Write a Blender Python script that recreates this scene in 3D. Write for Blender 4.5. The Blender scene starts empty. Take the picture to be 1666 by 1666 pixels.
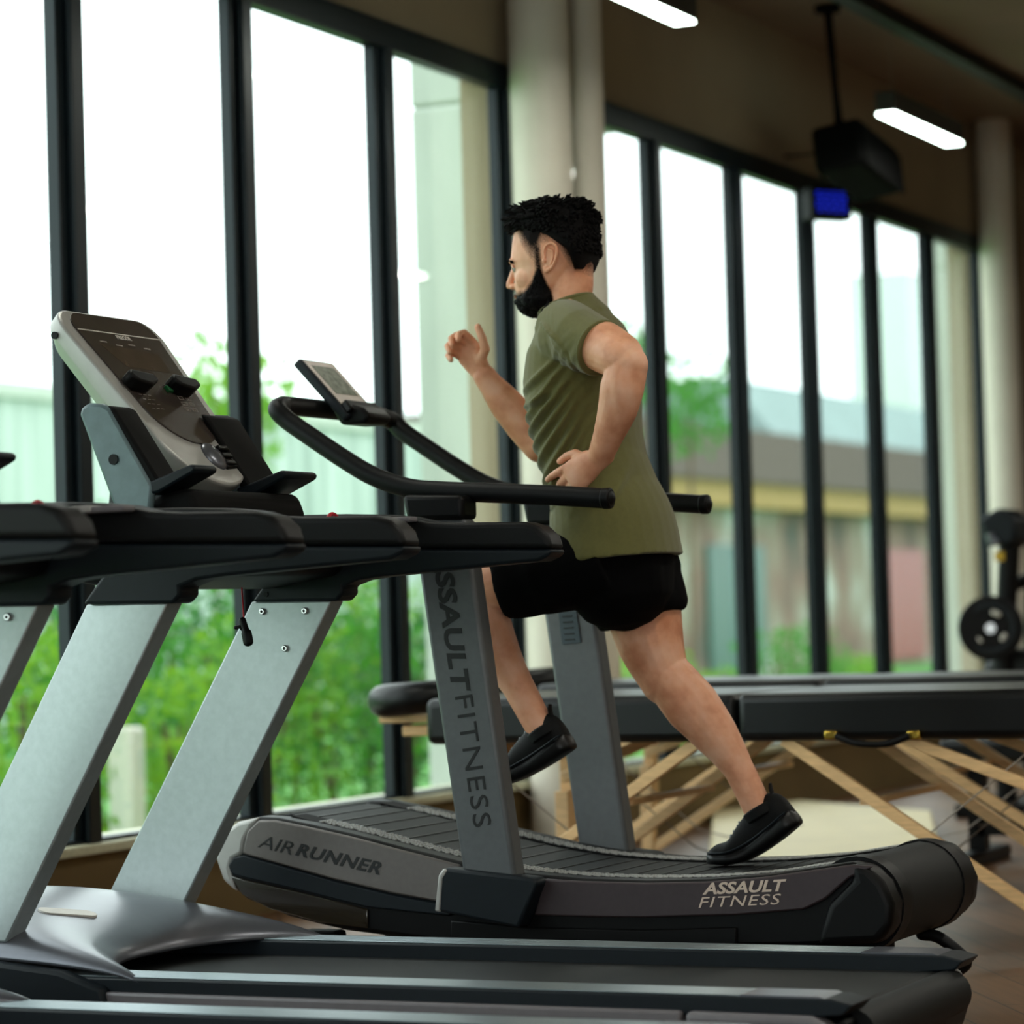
import bpy, bmesh, math, random
from mathutils import Vector, Matrix, noise
import numpy as np
R = math.radians
COL = bpy.context.scene.collection
SC = bpy.context.scene
random.seed(7)

# ------------------------------------------------------------------ camera
# world: X = along the treadmills (tail +), Y = along the window wall (away), Z = up
FPX, CEN, CAMH = 4784.0, 833.0, 0.90
_Y = Vector((2289, 107, 4784)).normalized()
_Z = Vector((-.030, -1, .0367)); _Z = (_Z - _Z.dot(_Y)*_Y).normalized()
_X = _Y.cross(_Z)
RIGHT = Vector((_X[0], _Y[0], _Z[0])); DOWN = Vector((_X[1], _Y[1], _Z[1])); FWD = Vector((_X[2], _Y[2], _Z[2]))
cam_d = bpy.data.cameras.new('camera'); cam = bpy.data.objects.new('camera', cam_d); COL.objects.link(cam)
cam_d.sensor_width = 24.0; cam_d.sensor_fit = 'HORIZONTAL'; cam_d.lens = 24.0*FPX/1666.0
m = Matrix((RIGHT, -DOWN, -FWD)).transposed().to_4x4(); m.translation = Vector((0, 0, CAMH)); cam.matrix_world = m
cam_d.dof.use_dof = True; cam_d.dof.focus_distance = 6.25; cam_d.dof.aperture_fstop = 2.0
cam_d.clip_end = 500
SC.camera = cam

# ------------------------------------------------------------------ world, exposure
SC.view_settings.view_transform = 'Standard'; SC.view_settings.look = 'None'
SC.view_settings.exposure = 0.0; SC.view_settings.gamma = 1.0; SC.view_settings.use_curve_mapping = False
w = bpy.data.worlds.new('overcast_sky'); SC.world = w; w.use_nodes = True
nt = w.node_tree; bg = nt.nodes['Background']
tc = nt.nodes.new('ShaderNodeTexCoord'); sep = nt.nodes.new('ShaderNodeSeparateXYZ'); nt.links.new(tc.outputs['Generated'], sep.inputs[0])
cr = nt.nodes.new('ShaderNodeValToRGB'); nt.links.new(sep.outputs['Z'], cr.inputs[0])
cr.color_ramp.elements[0].color = (.82, .92, .92, 1); cr.color_ramp.elements[1].color = (.94, .98, 1.0, 1); cr.color_ramp.elements[1].position = .35
nt.links.new(cr.outputs[0], bg.inputs['Color']); bg.inputs['Strength'].default_value = 3.6
SC.cycles.max_bounces = 8

def area(name, loc, size, power, color, direction):
    l = bpy.data.lights.new(name, 'AREA'); l.shape = 'RECTANGLE'; l.size, l.size_y = size; l.energy = power; l.color = color
    o = bpy.data.objects.new(name, l); COL.objects.link(o); o.location = loc
    o.rotation_euler = Vector(direction).to_track_quat('-Z', 'Y').to_euler(); return o
# daylight through the room's far-side windows, behind the camera
area('daylight_rear_windows', (3.5, -3.6, 2.0), (7, 2.6), 32, (1, .93, .82), (-.55, 1, -.12))

# ------------------------------------------------------------------ helpers
def PX(px, py, X=None, Y=None, Z=None):
    """point of the world seen at a photo pixel, on the plane X=, Y= or Z="""
    d = RIGHT*((px-CEN)/FPX) + DOWN*((py-CEN)/FPX) + FWD
    o = Vector((0, 0, CAMH))
    t = (X-o.x)/d.x if X is not None else (Y-o.y)/d.y if Y is not None else (Z-o.z)/d.z
    return o + d*t
def XZ(pts, Y): return [(p.x, p.z) for p in (PX(a, b, Y=Y) for a, b in pts)]
def lin(h):
    h = h.lstrip('#'); c = [int(h[i:i+2], 16)/255 for i in (0, 2, 4)]
    return tuple((x/12.92 if x <= .04045 else ((x+.055)/1.055)**2.4) for x in c) + (1,)

def mat(name, col, rough=.5, metal=0., var=.12, scale=30., bump=.0, bscale=200., spec=.5, coat=0., emit=None, estr=0., stretch=None, sheen=0., sss=0.):
    m = bpy.data.materials.new(name); m.use_nodes = True; nt = m.node_tree; b = nt.nodes['Principled BSDF']
    c = lin(col) if isinstance(col, str) else tuple(col)
    tc = nt.nodes.new('ShaderNodeTexCoord'); mp = nt.nodes.new('ShaderNodeMapping'); nt.links.new(tc.outputs['Object'], mp.inputs[0])
    if stretch: mp.inputs['Scale'].default_value = stretch
    n = nt.nodes.new('ShaderNodeTexNoise'); n.inputs['Scale'].default_value = scale; n.inputs['Detail'].default_value = 4
    nt.links.new(mp.outputs[0], n.inputs['Vector'])
    r = nt.nodes.new('ShaderNodeValToRGB'); nt.links.new(n.outputs['Fac'], r.inputs[0])
    r.color_ramp.elements[0].position = .3; r.color_ramp.elements[1].position = .7
    r.color_ramp.elements[0].color = tuple(x*(1-var) for x in c[:3])+(1,); r.color_ramp.elements[1].color = tuple(min(1, x*(1+var)) for x in c[:3])+(1,)
    nt.links.new(r.outputs[0], b.inputs['Base Color'])
    b.inputs['Roughness'].default_value = rough; b.inputs['Metallic'].default_value = metal
    b.inputs['Specular IOR Level'].default_value = spec; b.inputs['Coat Weight'].default_value = coat
    if sheen: b.inputs['Sheen Weight'].default_value = sheen
    if sss: b.inputs['Subsurface Weight'].default_value = sss; b.inputs['Subsurface Scale'].default_value = .01; b.inputs['Subsurface Radius'].default_value = (1, .4, .2)
    if bump:
        n2 = nt.nodes.new('ShaderNodeTexNoise'); n2.inputs['Scale'].default_value = bscale; n2.inputs['Detail'].default_value = 3
        nt.links.new(mp.outputs[0], n2.inputs['Vector'])
        bp = nt.nodes.new('ShaderNodeBump'); bp.inputs['Strength'].default_value = bump; bp.inputs['Distance'].default_value = .002
        nt.links.new(n2.outputs['Fac'], bp.inputs['Height']); nt.links.new(bp.outputs[0], b.inputs['Normal'])
    if emit: b.inputs['Emission Color'].default_value = lin(emit); b.inputs['Emission Strength'].default_value = estr
    return m

def thing(name, label, cat, loc=(0, 0, 0), group=None):
    o = bpy.data.objects.new(name, None); COL.objects.link(o); o.location = loc; o.empty_display_size = .1
    o['label'] = label; o['category'] = cat
    if group: o['group'] = group
    return o
def tag(o, label, cat, group=None):
    o['label'] = label; o['category'] = cat
    if group: o['group'] = group
    return o
def rootloc(p):
    v = Vector((0, 0, 0))
    while p is not None: v += p.location; p = p.parent
    return v
class MB:
    """collects shapes given in world coordinates; build() links them as one mesh object"""
    def __init__(s): s.v = []; s.f = []
    def add(s, v, f):
        k = len(s.v); s.v += [tuple(p) for p in v]; s.f += [tuple(i+k for i in q) for q in f]; return s
    def box(s, x0, x1, y0, y1, z0, z1):
        v = [(x, y, z) for x in (x0, x1) for y in (y0, y1) for z in (z0, z1)]
        return s.add(v, [(0, 1, 3, 2), (4, 6, 7, 5), (0, 4, 5, 1), (2, 3, 7, 6), (0, 2, 6, 4), (1, 5, 7, 3)])
    def prism(s, pts, y0, y1, off=None):
        """(x, z) outline extruded from y0 to y1; off shifts the far outline"""
        n = len(pts); dx, dz = off or (0, 0)
        v = [(x, y0, z) for x, z in pts] + [(x+dx, y1, z+dz) for x, z in pts]
        f = [tuple(range(n)), tuple(range(2*n-1, n-1, -1))] + [(i, i+n, (i+1) % n+n, (i+1) % n) for i in range(n)]
        return s.add(v, f)
    def bar(s, a, b, w, h, up=(0, 0, 1)):
        """box-section bar from a to b"""
        a, b = Vector(a), Vector(b); d = (b-a).normalized(); u = Vector(up); u = (u-u.dot(d)*d).normalized(); t = d.cross(u)
        v = [p + t*(w/2*i) + u*(h/2*j) for p in (a, b) for i, j in ((-1, -1), (1, -1), (1, 1), (-1, 1))]
        return s.add(v, [(3, 2, 1, 0), (4, 5, 6, 7), (0, 1, 5, 4), (1, 2, 6, 5), (2, 3, 7, 6), (3, 0, 4, 7)])
    def tube(s, pts, rad, n=12, cap='flat', ref=None):
        """tube along pts; rad: number, list of numbers or of (a, b) with a along ref"""
        pts = [Vector(p) for p in pts]
        if not hasattr(rad, '__len__'): rad = [rad]*len(pts)
        rad = [(r, r) if not hasattr(r, '__len__') else tuple(r) for r in rad]
        T = []
        for i in range(len(pts)):
            a = pts[max(0, i-1)]; b = pts[min(len(pts)-1, i+1)]; T.append((b-a).normalized())
        u = Vector(ref) if ref else (Vector((0, 1, 0)) if abs(T[0].y) < .9 else Vector((0, 0, 1)))
        P, Q, U = list(pts), list(rad), []
        TT = list(T)
        if cap == 'round':
            k = 4
            pre, post = [], []
            for j in range(1, k+1):
                an = math.pi/2*j/k*.94; c, sn = math.cos(an), math.sin(an)
                m0 = min(rad[0]); m1 = min(rad[-1])
                pre.insert(0, (pts[0]-T[0]*m0*sn, (rad[0][0]*c, rad[0][1]*c), T[0]))
                post.append((pts[-1]+T[-1]*m1*sn, (rad[-1][0]*c, rad[-1][1]*c), T[-1]))
            P = [p[0] for p in pre]+P+[p[0] for p in post]; Q = [p[1] for p in pre]+Q+[p[1] for p in post]; TT = [p[2] for p in pre]+TT+[p[2] for p in post]
        v = []; f = []
        for i in range(len(P)):
            d = TT[i]
            if ref: uu = Vector(ref); uu = (uu-uu.dot(d)*d).normalized()
            else: u = (u-u.dot(d)*d).normalized(); uu = u
            t = d.cross(uu)
            for j in range(n):
                a = 2*math.pi*j/n; v.append(P[i]+uu*(math.cos(a)*Q[i][0])+t*(math.sin(a)*Q[i][1]))
        m = len(P)
        for i in range(m-1):
            for j in range(n):
                f.append((i*n+j, i*n+(j+1) % n, (i+1)*n+(j+1) % n, (i+1)*n+j))
        f.append(tuple(range(n-1, -1, -1))); f.append(tuple((m-1)*n+j for j in range(n)))
        return s.add(v, f)
    def ball(s, c, r, n=12, axes=None):
        c = Vector(c); r = (r, r, r) if not hasattr(r, '__len__') else r
        A = axes or (Vector((1, 0, 0)), Vector((0, 1, 0)), Vector((0, 0, 1)))
        v = []; f = []; m = n//2+1
        for i in range(1, m):
            th = math.pi*i/m
            for j in range(n):
                ph = 2*math.pi*j/n
                v.append(c+A[0]*(r[0]*math.sin(th)*math.cos(ph))+A[1]*(r[1]*math.sin(th)*math.sin(ph))+A[2]*(r[2]*math.cos(th)))
        v += [c+A[2]*r[2], c-A[2]*r[2]]; k = (m-1)*n
        for i in range(m-2):
            for j in range(n): f.append((i*n+j, (i+1)*n+j, (i+1)*n+(j+1) % n, i*n+(j+1) % n))
        for j in range(n): f.append((k, j, (j+1) % n)); f.append((k+1, (m-2)*n+(j+1) % n, (m-2)*n+j))
        return s.add(v, f)
    def disc(s, c, ax, r, h, n=24):
        c = Vector(c); ax = Vector(ax).normalized(); return s.tube([c-ax*h/2, c+ax*h/2], r, n)
    def build(s, name, m, parent=None, smooth=None, bevel=None, seg=2, sub=0, kind=None, auto=38):
        me = bpy.data.meshes.new(name); L = rootloc(parent)
        me.from_pydata([tuple(Vector(p)-L) for p in s.v], [], s.f)
        bm = bmesh.new(); bm.from_mesh(me); bmesh.ops.recalc_face_normals(bm, faces=bm.faces); bm.to_mesh(me); bm.free()
        me.materials.append(m)
        o = bpy.data.objects.new(name, me); COL.objects.link(o)
        if parent is not None: o.parent = parent
        if kind: o['kind'] = kind
        if bevel:
            b = o.modifiers.new('bevel', 'BEVEL'); b.width = bevel; b.segments = seg; b.limit_method = 'ANGLE'; b.angle_limit = R(30); b.use_clamp_overlap = True
        if sub: q = o.modifiers.new('sub', 'SUBSURF'); q.levels = q.render_levels = sub
        if smooth is None: smooth = True
        if smooth:
            me.polygons.foreach_set('use_smooth', [True]*len(me.polygons))
            if not sub: me.set_sharp_from_angle(angle=R(auto))
        return o
def children(o): return [c for c in bpy.data.objects if c.parent == o]
def copy_tree(o, parent=None):
    c = o.copy(); COL.objects.link(c)
    if parent is not None: c.parent = parent
    for ch in children(o): copy_tree(ch, c)
    return c
def catmull(pts, k=8):
    pts = [Vector(p) for p in pts]; P = [2*pts[0]-pts[1]]+pts+[2*pts[-1]-pts[-2]]; out = []
    for i in range(1, len(P)-2):
        a, b, c, d = P[i-1:i+3]
        for j in range(k):
            t = j/k; out.append(.5*((2*b)+(c-a)*t+(2*a-5*b+4*c-d)*t*t+(3*b-a-3*c+d)*t**3))
    out.append(pts[-1]); return out
def ccat(pts, k=4):
    """closed smooth (x, z) outline"""
    n = len(pts); out = []
    for i in range(n):
        a, b, c, d = [Vector(pts[(i+q) % n]) for q in (-1, 0, 1, 2)]
        for j in range(k):
            t = j/k; v = .5*((2*b)+(c-a)*t+(2*a-5*b+4*c-d)*t*t+(3*b-a-3*c+d)*t**3); out.append((v.x, v.y))
    return out
def evaluated_mesh(o):
    bpy.context.view_layer.update()
    dg = bpy.context.evaluated_depsgraph_get(); return bpy.data.meshes.new_from_object(o.evaluated_get(dg))
def text(name, body, origin, xdir, ydir, width, height, mt, parent, bold=0., shear=0., depth=.0015, spacing=1.0):
    """raised lettering fitted to width x height, baseline start at origin"""
    cu = bpy.data.curves.new(name, 'FONT'); cu.body = body; cu.size = 1; cu.offset = bold; cu.shear = shear; cu.space_character = spacing; cu.resolution_u = 3
    t = bpy.data.objects.new('t', cu); COL.objects.link(t); me = evaluated_mesh(t); bpy.data.objects.remove(t)
    co = np.array([v.co[:] for v in me.vertices]); mn, mx = co.min(0), co.max(0)
    x = Vector(xdir).normalized(); y = Vector(ydir).normalized(); n = x.cross(y)
    L = rootloc(parent); O = Vector(origin)
    top = [O + x*((c[0]-mn[0])/(mx[0]-mn[0])*width) + y*((c[1]-mn[1])/(mx[1]-mn[1])*height) + n*depth for c in co]
    V = [tuple(p-L) for p in top]; k = len(V); F = [tuple(p.vertices) for p in me.polygons]
    V += [tuple(p-n*depth*1.6-L) for p in top]
    ec = {}
    for f in F:
        for i in range(len(f)): e = (f[i], f[(i+1) % len(f)]); ec[tuple(sorted(e))] = ec.get(tuple(sorted(e)), []) + [e]
    for q in ec.values():
        if len(q) == 1: a, b = q[0]; F.append((b, a, a+k, b+k))
    m2 = bpy.data.meshes.new(name); m2.from_pydata(V, [], F); m2.materials.append(mt)
    o = bpy.data.objects.new(name, m2); COL.objects.link(o); o.parent = parent; return o

# ------------------------------------------------------------------ materials
M = dict(
 wall=mat('wall_plaster', '#9a8a70', .9, bump=.1, bscale=60, var=.05, scale=3),
 lowwall=mat('lower_wall_paint', '#6f5c38', .8, bump=.1, bscale=60, var=.06, scale=4),
 ceil=mat('ceiling_plaster', '#7d6a58', .9, var=.06, scale=2),
 column=mat('column_paint', '#d9d2c2', .6, var=.04, scale=5),
 frame=mat('window_frame_metal', '#0f1c22', .38, .3, var=.15, scale=8),
 sill=mat('sill_stone', '#c4c4a8', .55, var=.08, scale=40),
 alu=mat('brushed_aluminium', '#aeb8b8', .42, .55, var=.05, scale=60, bump=.05, bscale=500),
 alu2=mat('ridged_aluminium', '#9aa6ab', .35, .8, var=.06, scale=40, stretch=(.2, 30, 30)),
 silver=mat('silver_plastic', '#b3b2ae', .38, .25, var=.03, scale=40, bump=.05, bscale=900),
 silver_dark=mat('pewter_plastic', '#6c6e76', .30, .6, var=.03, scale=40),
 charcoal=mat('charcoal_plastic', '#10181e', .5, spec=.25, var=.08, scale=60, bump=.12, bscale=900),
 skirt=mat('grey_skirt_plastic', '#6f6c70', .5, var=.05, scale=60),
 foam=mat('black_grip_rubber', '#08090a', .5, spec=.22, var=.15, scale=80, bump=.15, bscale=700),
 black=mat('black_plastic', '#040405', .48, spec=.2, var=.15, scale=60, bump=.06, bscale=700),
 belt=mat('running_belt', '#0d1011', .62, spec=.3, var=.2, scale=40, bump=.25, bscale=300, stretch=(.15, 2, 2)),
 rubber=mat('matt_rubber', '#080808', .8, spec=.2, var=.2, scale=60),
 steel=mat('chrome_bolt', '#c8c8c8', .2, 1., var=.03),
 red=mat('red_cord', '#c2182b', .6, var=.1),
 wood=mat('pale_beech', '#e8c08a', .5, var=.14, scale=14, stretch=(1, 8, 8), bump=.05, bscale=60),
 vinyl=mat('black_vinyl', '#080a0b', .36, spec=.32, var=.12, scale=40, bump=.2, bscale=250),
 gold=mat('brass_fitting', '#c9a94a', .25, 1., var=.05),
 white=mat('white_label', '#cfcac2', .5, var=.03),
 ink=mat('black_lettering', '#08090a', .5, var=.05),
 cable=mat('steel_cable', '#8a7f74', .4, .8),
 concrete=mat('outdoor_concrete', '#b4bdb2', .9, var=.14, scale=3, bump=.2, bscale=30, stretch=(1, 1, .3)),
)
# ------------------------------------------------------------------ room shell
XW = -4.75            # inner face of the window wall
ZS, ZH, ZT, ZC = .30, 2.90, 3.0, 3.64   # sill, glass top, head top, ceiling
Y0R, Y1R, XR = -4.5, 19.5, 4.6
def wood_floor():
    m = bpy.data.materials.new('oak_floor'); m.use_nodes = True; nt = m.node_tree; b = nt.nodes['Principled BSDF']
    tc = nt.nodes.new('ShaderNodeTexCoord'); mp = nt.nodes.new('ShaderNodeMapping'); nt.links.new(tc.outputs['Object'], mp.inputs[0]); mp.inputs['Rotation'].default_value = (0, 0, R(58))
    br = nt.nodes.new('ShaderNodeTexBrick'); nt.links.new(mp.outputs[0], br.inputs[0])
    br.inputs['Scale'].default_value = 1; br.inputs['Brick Width'].default_value = 1.3; br.inputs['Row Height'].default_value = .14; br.inputs['Mortar Size'].default_value = .003
    br.inputs['Color1'].default_value = lin('#7d5a3c'); br.inputs['Color2'].default_value = lin('#644429'); br.inputs['Mortar'].default_value = lin('#2a1d14'); br.offset = .37
    n = nt.nodes.new('ShaderNodeTexNoise'); mp2 = nt.nodes.new('ShaderNodeMapping'); nt.links.new(mp.outputs[0], mp2.inputs[0]); mp2.inputs['Scale'].default_value = (2, 30, 1)
    nt.links.new(mp2.outputs[0], n.inputs[0]); n.inputs['Scale'].default_value = 2; n.inputs['Detail'].default_value = 6
    mx = nt.nodes.new('ShaderNodeMix'); mx.data_type = 'RGBA'; mx.blend_type = 'MULTIPLY'; mx.inputs[0].default_value = .5
    r = nt.nodes.new('ShaderNodeValToRGB'); nt.links.new(n.outputs['Fac'], r.inputs[0]); r.color_ramp.elements[0].color = (.45, .45, .45, 1); r.color_ramp.elements[0].position = .35; r.color_ramp.elements[1].position = .65
    nt.links.new(br.outputs['Color'], mx.inputs[6]); nt.links.new(r.outputs[0], mx.inputs[7]); nt.links.new(mx.outputs[2], b.inputs['Base Color'])
    b.inputs['Roughness'].default_value = .42; return m
S = 'structure'
MB().box(XW-.25, XR, Y0R, Y1R, -.1, 0).build('floor', wood_floor(), kind=S)
MB().box(XW-.25, XR, Y0R, Y1R, ZC, ZC+.15).box(-3.78, XR, Y0R, Y1R, 3.42, ZC).build('ceiling', M['ceil'], kind=S)
MB().box(-3.86, -3.78, Y0R, Y1R, 3.36, 3.46).build('trim_1', M['black'], kind=S)
pier0, pier1, end2 = 10.06, 10.42, 16.22
lw = MB().box(XW-.22, XW, Y0R, Y1R, 0, ZS-.03).box(XW-.22, XW, Y0R, Y1R, ZT, ZC).box(XW-.22, XW, pier0, pier1, ZS-.03, ZT).box(XW-.22, XW, end2+.1, Y1R, ZS-.03, ZT).box(XW-.22, XW, Y0R, Y0R+.4, ZS-.03, ZT)
lw.build('wall_left', M['wall'], kind=S)
MB().box(XW, XW+.012, Y0R, Y1R, 0, ZS-.03).build('trim_2', M['lowwall'], kind=S)
MB().box(XW-.22, XR, Y1R, Y1R+.15, 0, ZC).build('wall_back', M['wall'], kind=S)
MB().box(XR, XR+.15, Y0R, Y1R, 0, ZC).build('wall_right', M['wall'], kind=S)
MB().box(XW-.22, XR, Y0R-.15, Y0R, 0, .8).box(XW-.22, XR, Y0R-.15, Y0R, 3.0, ZC).box(XW-.22, -2, Y0R-.15, Y0R, .8, 3.0).build('wall_front', M['wall'], kind=S)
MB().box(XW-.2, XW+.05, Y0R, Y1R, ZS-.03, ZS).build('trim_3', M['sill'], bevel=.006, kind=S)

gl = bpy.data.materials.new('window_glass'); gl.use_nodes = True; nt = gl.node_tree; nt.nodes.clear()
o_ = nt.nodes.new('ShaderNodeOutputMaterial'); mx = nt.nodes.new('ShaderNodeMixShader'); tr = nt.nodes.new('ShaderNodeBsdfTransparent'); gs = nt.nodes.new('ShaderNodeBsdfGlossy')
fr = nt.nodes.new('ShaderNodeFresnel'); ge = nt.nodes.new('ShaderNodeNewGeometry'); im = nt.nodes.new('ShaderNodeMapRange')
im.inputs['To Min'].default_value = 1.42; im.inputs['To Max'].default_value = 1/1.42; nt.links.new(ge.outputs['Backfacing'], im.inputs['Value']); nt.links.new(im.outputs[0], fr.inputs['IOR'])
nz = nt.nodes.new('ShaderNodeTexNoise'); nz.inputs['Scale'].default_value = 1.5; rp = nt.nodes.new('ShaderNodeValToRGB'); nt.links.new(nz.outputs['Fac'], rp.inputs[0])
rp.color_ramp.elements[0].color = (.93, .975, .96, 1); rp.color_ramp.elements[1].color = (.96, 1, .98, 1); nt.links.new(rp.outputs[0], tr.inputs[0])
gs.inputs['Roughness'].default_value = .02
nt.links.new(fr.outputs[0], mx.inputs[0]); nt.links.new(tr.outputs[0], mx.inputs[1]); nt.links.new(gs.outputs[0], mx.inputs[2]); nt.links.new(mx.outputs[0], o_.inputs[0])

def window(name, ys, y0, y1):
    f = MB().box(XW-.04, XW+.02, y0, y1, ZH, ZT).box(XW-.04, XW+.02, y0, y1, ZS, ZS+.012)
    w = f.build(name, M['frame'], bevel=.006, kind=S); w['label'] = 'tall black framed window bank overlooking greenery'
    for y in ys:
        MB().box(XW-.03, XW+.014, y-.058, y+.058, ZS, ZH).box(XW+.014, XW+.038, y-.018, y+.046, ZS, ZH).build('mullion', M['frame'], w, bevel=.005)
    for a, b in zip(ys[:-1], ys[1:]):
        MB().box(XW-.022, XW-.016, a+.05, b-.05, ZS+.012, ZH).build('pane', gl, w, smooth=False)
P1 = [7.05+.967*k for k in (-12, -11, -10, -9, -8, -7, -6, -5, -4, -3, -2, -1, 0, 1, 2, 3)]
P1[-1] = 9.96
window('window_1', P1, P1[0]-.05, pier0)
P2 = [10.48] + [11.40+.955*k for k in range(6)]
window('window_2', P2, pier1, end2+.05)

# columns beside the window banks
def rc(px, r, X, lo=0):
    p = PX(px, 500, X=X)
    return MB().tube([(X, p.y, lo), (X, p.y, ZC)], r, 32).build('column', M['column'], kind=S)
rc(889, .115, -4.60); rc(966, .062, -4.52); rc(1626, .10, -4.62)
MB().box(XW, XW+.05, 16.75, 16.85, 0, ZC).build('trim_4', M['black'], kind=S)

# ------------------------------------------------------------------ outdoors
grass = mat('lawn', '#4d8a3c', .95, var=.35, scale=3, bump=.4, bscale=40)
pave = mat('pale_paving', '#a9b3a0', .9, var=.1, scale=4)
MB().box(-90, -6.9, -30, 160, -.6, -.42).build('ground', grass, kind=S)
MB().box(-6.9, XW-.25, -30, 60, -.5, -.12).build('path', pave, kind=S)
MB().box(-7.05, -6.9, -30, 60, -.5, .02).build('kerb', pave, kind=S)
def outcol(pxl, pxr, X, D, top=3.2, slab=True):
    a = PX(pxl, 600, X=X-D).y; 
    y0 = PX(pxl, 600, X=X-D).y; 
    MB().box(X-D, X, y0, y0+D, -.4, top).box(X-D, X, y0, y0+1.2, top, top+.9).build('column', M['concrete'], bevel=.02, kind=S)
outcol(678, 800, -5.35, .65); outcol(1519, 1575, -5.35, .65)

def ribbed():
    m = bpy.data.materials.new('ribbed_wall'); m.use_nodes = True; nt = m.node_tree; b = nt.nodes['Principled BSDF']
    tc = nt.nodes.new('ShaderNodeTexCoord'); mp = nt.nodes.new('ShaderNodeMapping'); nt.links.new(tc.outputs['Object'], mp.inputs[0]); mp.inputs['Scale'].default_value = (1, 2.5, .12)
    n = nt.nodes.new('ShaderNodeTexNoise'); nt.links.new(mp.outputs[0], n.inputs[0]); n.inputs['Scale'].default_value = 1.6; n.inputs['Detail'].default_value = 5
    r = nt.nodes.new('ShaderNodeValToRGB'); nt.links.new(n.outputs['Fac'], r.inputs[0]); e = r.color_ramp.elements
    e[0].position = .33; e[0].color = lin('#7d8f86'); e[1].position = .66; e[1].color = lin('#bccac2')
    nt.links.new(r.outputs[0], b.inputs['Base Color']); b.inputs['Roughness'].default_value = .9; return m
bd = MB().box(-24, -22, 5, 46, -.5, 3.95).build('boundary_wall', ribbed()); tag(bd, 'long pale grey-green ribbed wall beyond the hedge outside', 'wall')
MB().box(-24.1, -21.9, 5, 46, 3.95, 4.15).build('coping', M['concrete'], bd)

def mottled():
    m = bpy.data.materials.new('shop_front'); m.use_nodes = True; nt = m.node_tree; b = nt.nodes['Principled BSDF']
    tc = nt.nodes.new('ShaderNodeTexCoord'); mp = nt.nodes.new('ShaderNodeMapping'); nt.links.new(tc.outputs['Object'], mp.inputs[0]); mp.inputs['Scale'].default_value = (1, .5, .35)
    n = nt.nodes.new('ShaderNodeTexNoise'); nt.links.new(mp.outputs[0], n.inputs[0]); n.inputs['Scale'].default_value = 1.1; n.inputs['Detail'].default_value = 4
    r = nt.nodes.new('ShaderNodeValToRGB'); nt.links.new(n.outputs['Fac'], r.inputs[0]); e = r.color_ramp.elements
    e[0].position = .3; e[0].color = lin('#3f4f48'); e[1].position = .68; e[1].color = lin('#c3ccc6')
    x = e.new(.45); x.color = lin('#7d6458'); x = e.new(.56); x.color = lin('#8a8474')
    nt.links.new(r.outputs[0], b.inputs['Base Color']); b.inputs['Roughness'].default_value = .8; return m
sb = thing('shop_building', 'low brown shop building with grey roof and ochre fascia seen through the far windows', 'building', (-23, 90, -.5))
MB().box(-26, -22, 46.2, 135, -.5, 3.05).build('wall', mottled(), sb)
MB().box(-26, -21.4, 46.1, 135, 3.05, 3.55).build('fascia', mat('ochre_fascia', '#9c8248', .7), sb)
MB().box(-26, -21.2, 46.1, 135, 3.55, 4.6).build('eave_band', mat('brown_band', '#5b5049', .8), sb)
MB().prism([(-25.9, 4.6), (-21.5, 4.6), (-22.6, 5.9), (-25.9, 5.9)], 58, 135).build('roof', mat('grey_roof', '#7d9390', .7, var=.1, scale=.5), sb)
for k in range(7):
    y = 55+k*11
    MB().box(-22, -21.9, y, y+3.2, -.3, 2.3).build('shop_window', mat('shop_window_%d' % k, ['#2c5a50', '#8c3a34', '#aab4b6', '#3a4b46', '#2f6b5d', '#6d3a4a', '#b9b9ae'][k], .4), sb)
tb = thing('apartment_block', 'white multi-storey block with dark windows behind the low shop building', 'building', (-34, 118, -.5))
MB().box(-34.5, -32.2, 101, 150, -.5, 13).build('wall', mat('white_render', '#cfdcd6', .9, var=.05), tb)
for k in range(4):
    for j in range(3): MB().box(-32.25, -32.1, 104+k*10, 108+k*10, 3.2+j*3.3, 5.4+j*3.3).build('window', mat('dark_pane', '#5d7069', .3), tb)

leafm = []
for k, c in enumerate(('#2f6d24', '#568f26', '#1a5528')):
    m_ = mat('leaves_%d' % k, c, .6, var=.35, scale=25); nt = m_.node_tree; b = nt.nodes['Principled BSDF']
    t = nt.nodes.new('ShaderNodeBsdfTranslucent'); t.inputs[0].default_value = lin(('#57a52f', '#93bf30', '#2f8238')[k]); x = nt.nodes.new('ShaderNodeMixShader'); x.inputs[0].default_value = .4
    nt.links.new(b.outputs[0], x.inputs[1]); nt.links.new(t.outputs[0], x.inputs[2]); nt.links.new(x.outputs[0], nt.nodes['Material Output'].inputs[0]); leafm.append(m_)
bark = mat('bark', '#5a4a3a', .9, var=.3)
def leaves(mb, c, rad, n, size):
    for _ in range(n):
        while True:
            p = Vector((random.uniform(-1, 1), random.uniform(-1, 1), random.uniform(-1, 1)))
            if .35 < p.length < 1 + .15*noise.noise(p*3+c): break
        q = Vector((p.x*rad[0], p.y*rad[1], p.z*rad[2])) + c
        a = Vector((random.gauss(0, 1), random.gauss(0, 1), random.gauss(0, 1))).normalized(); b = a.orthogonal().normalized(); s = size*random.uniform(.6, 1.3)
        nn = a.cross(b)
        mb.add([q-a*s, q+b*s*.45+nn*s*.1, q+a*s, q-b*s*.45+nn*s*.1], [(0, 1, 2, 3)])
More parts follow.
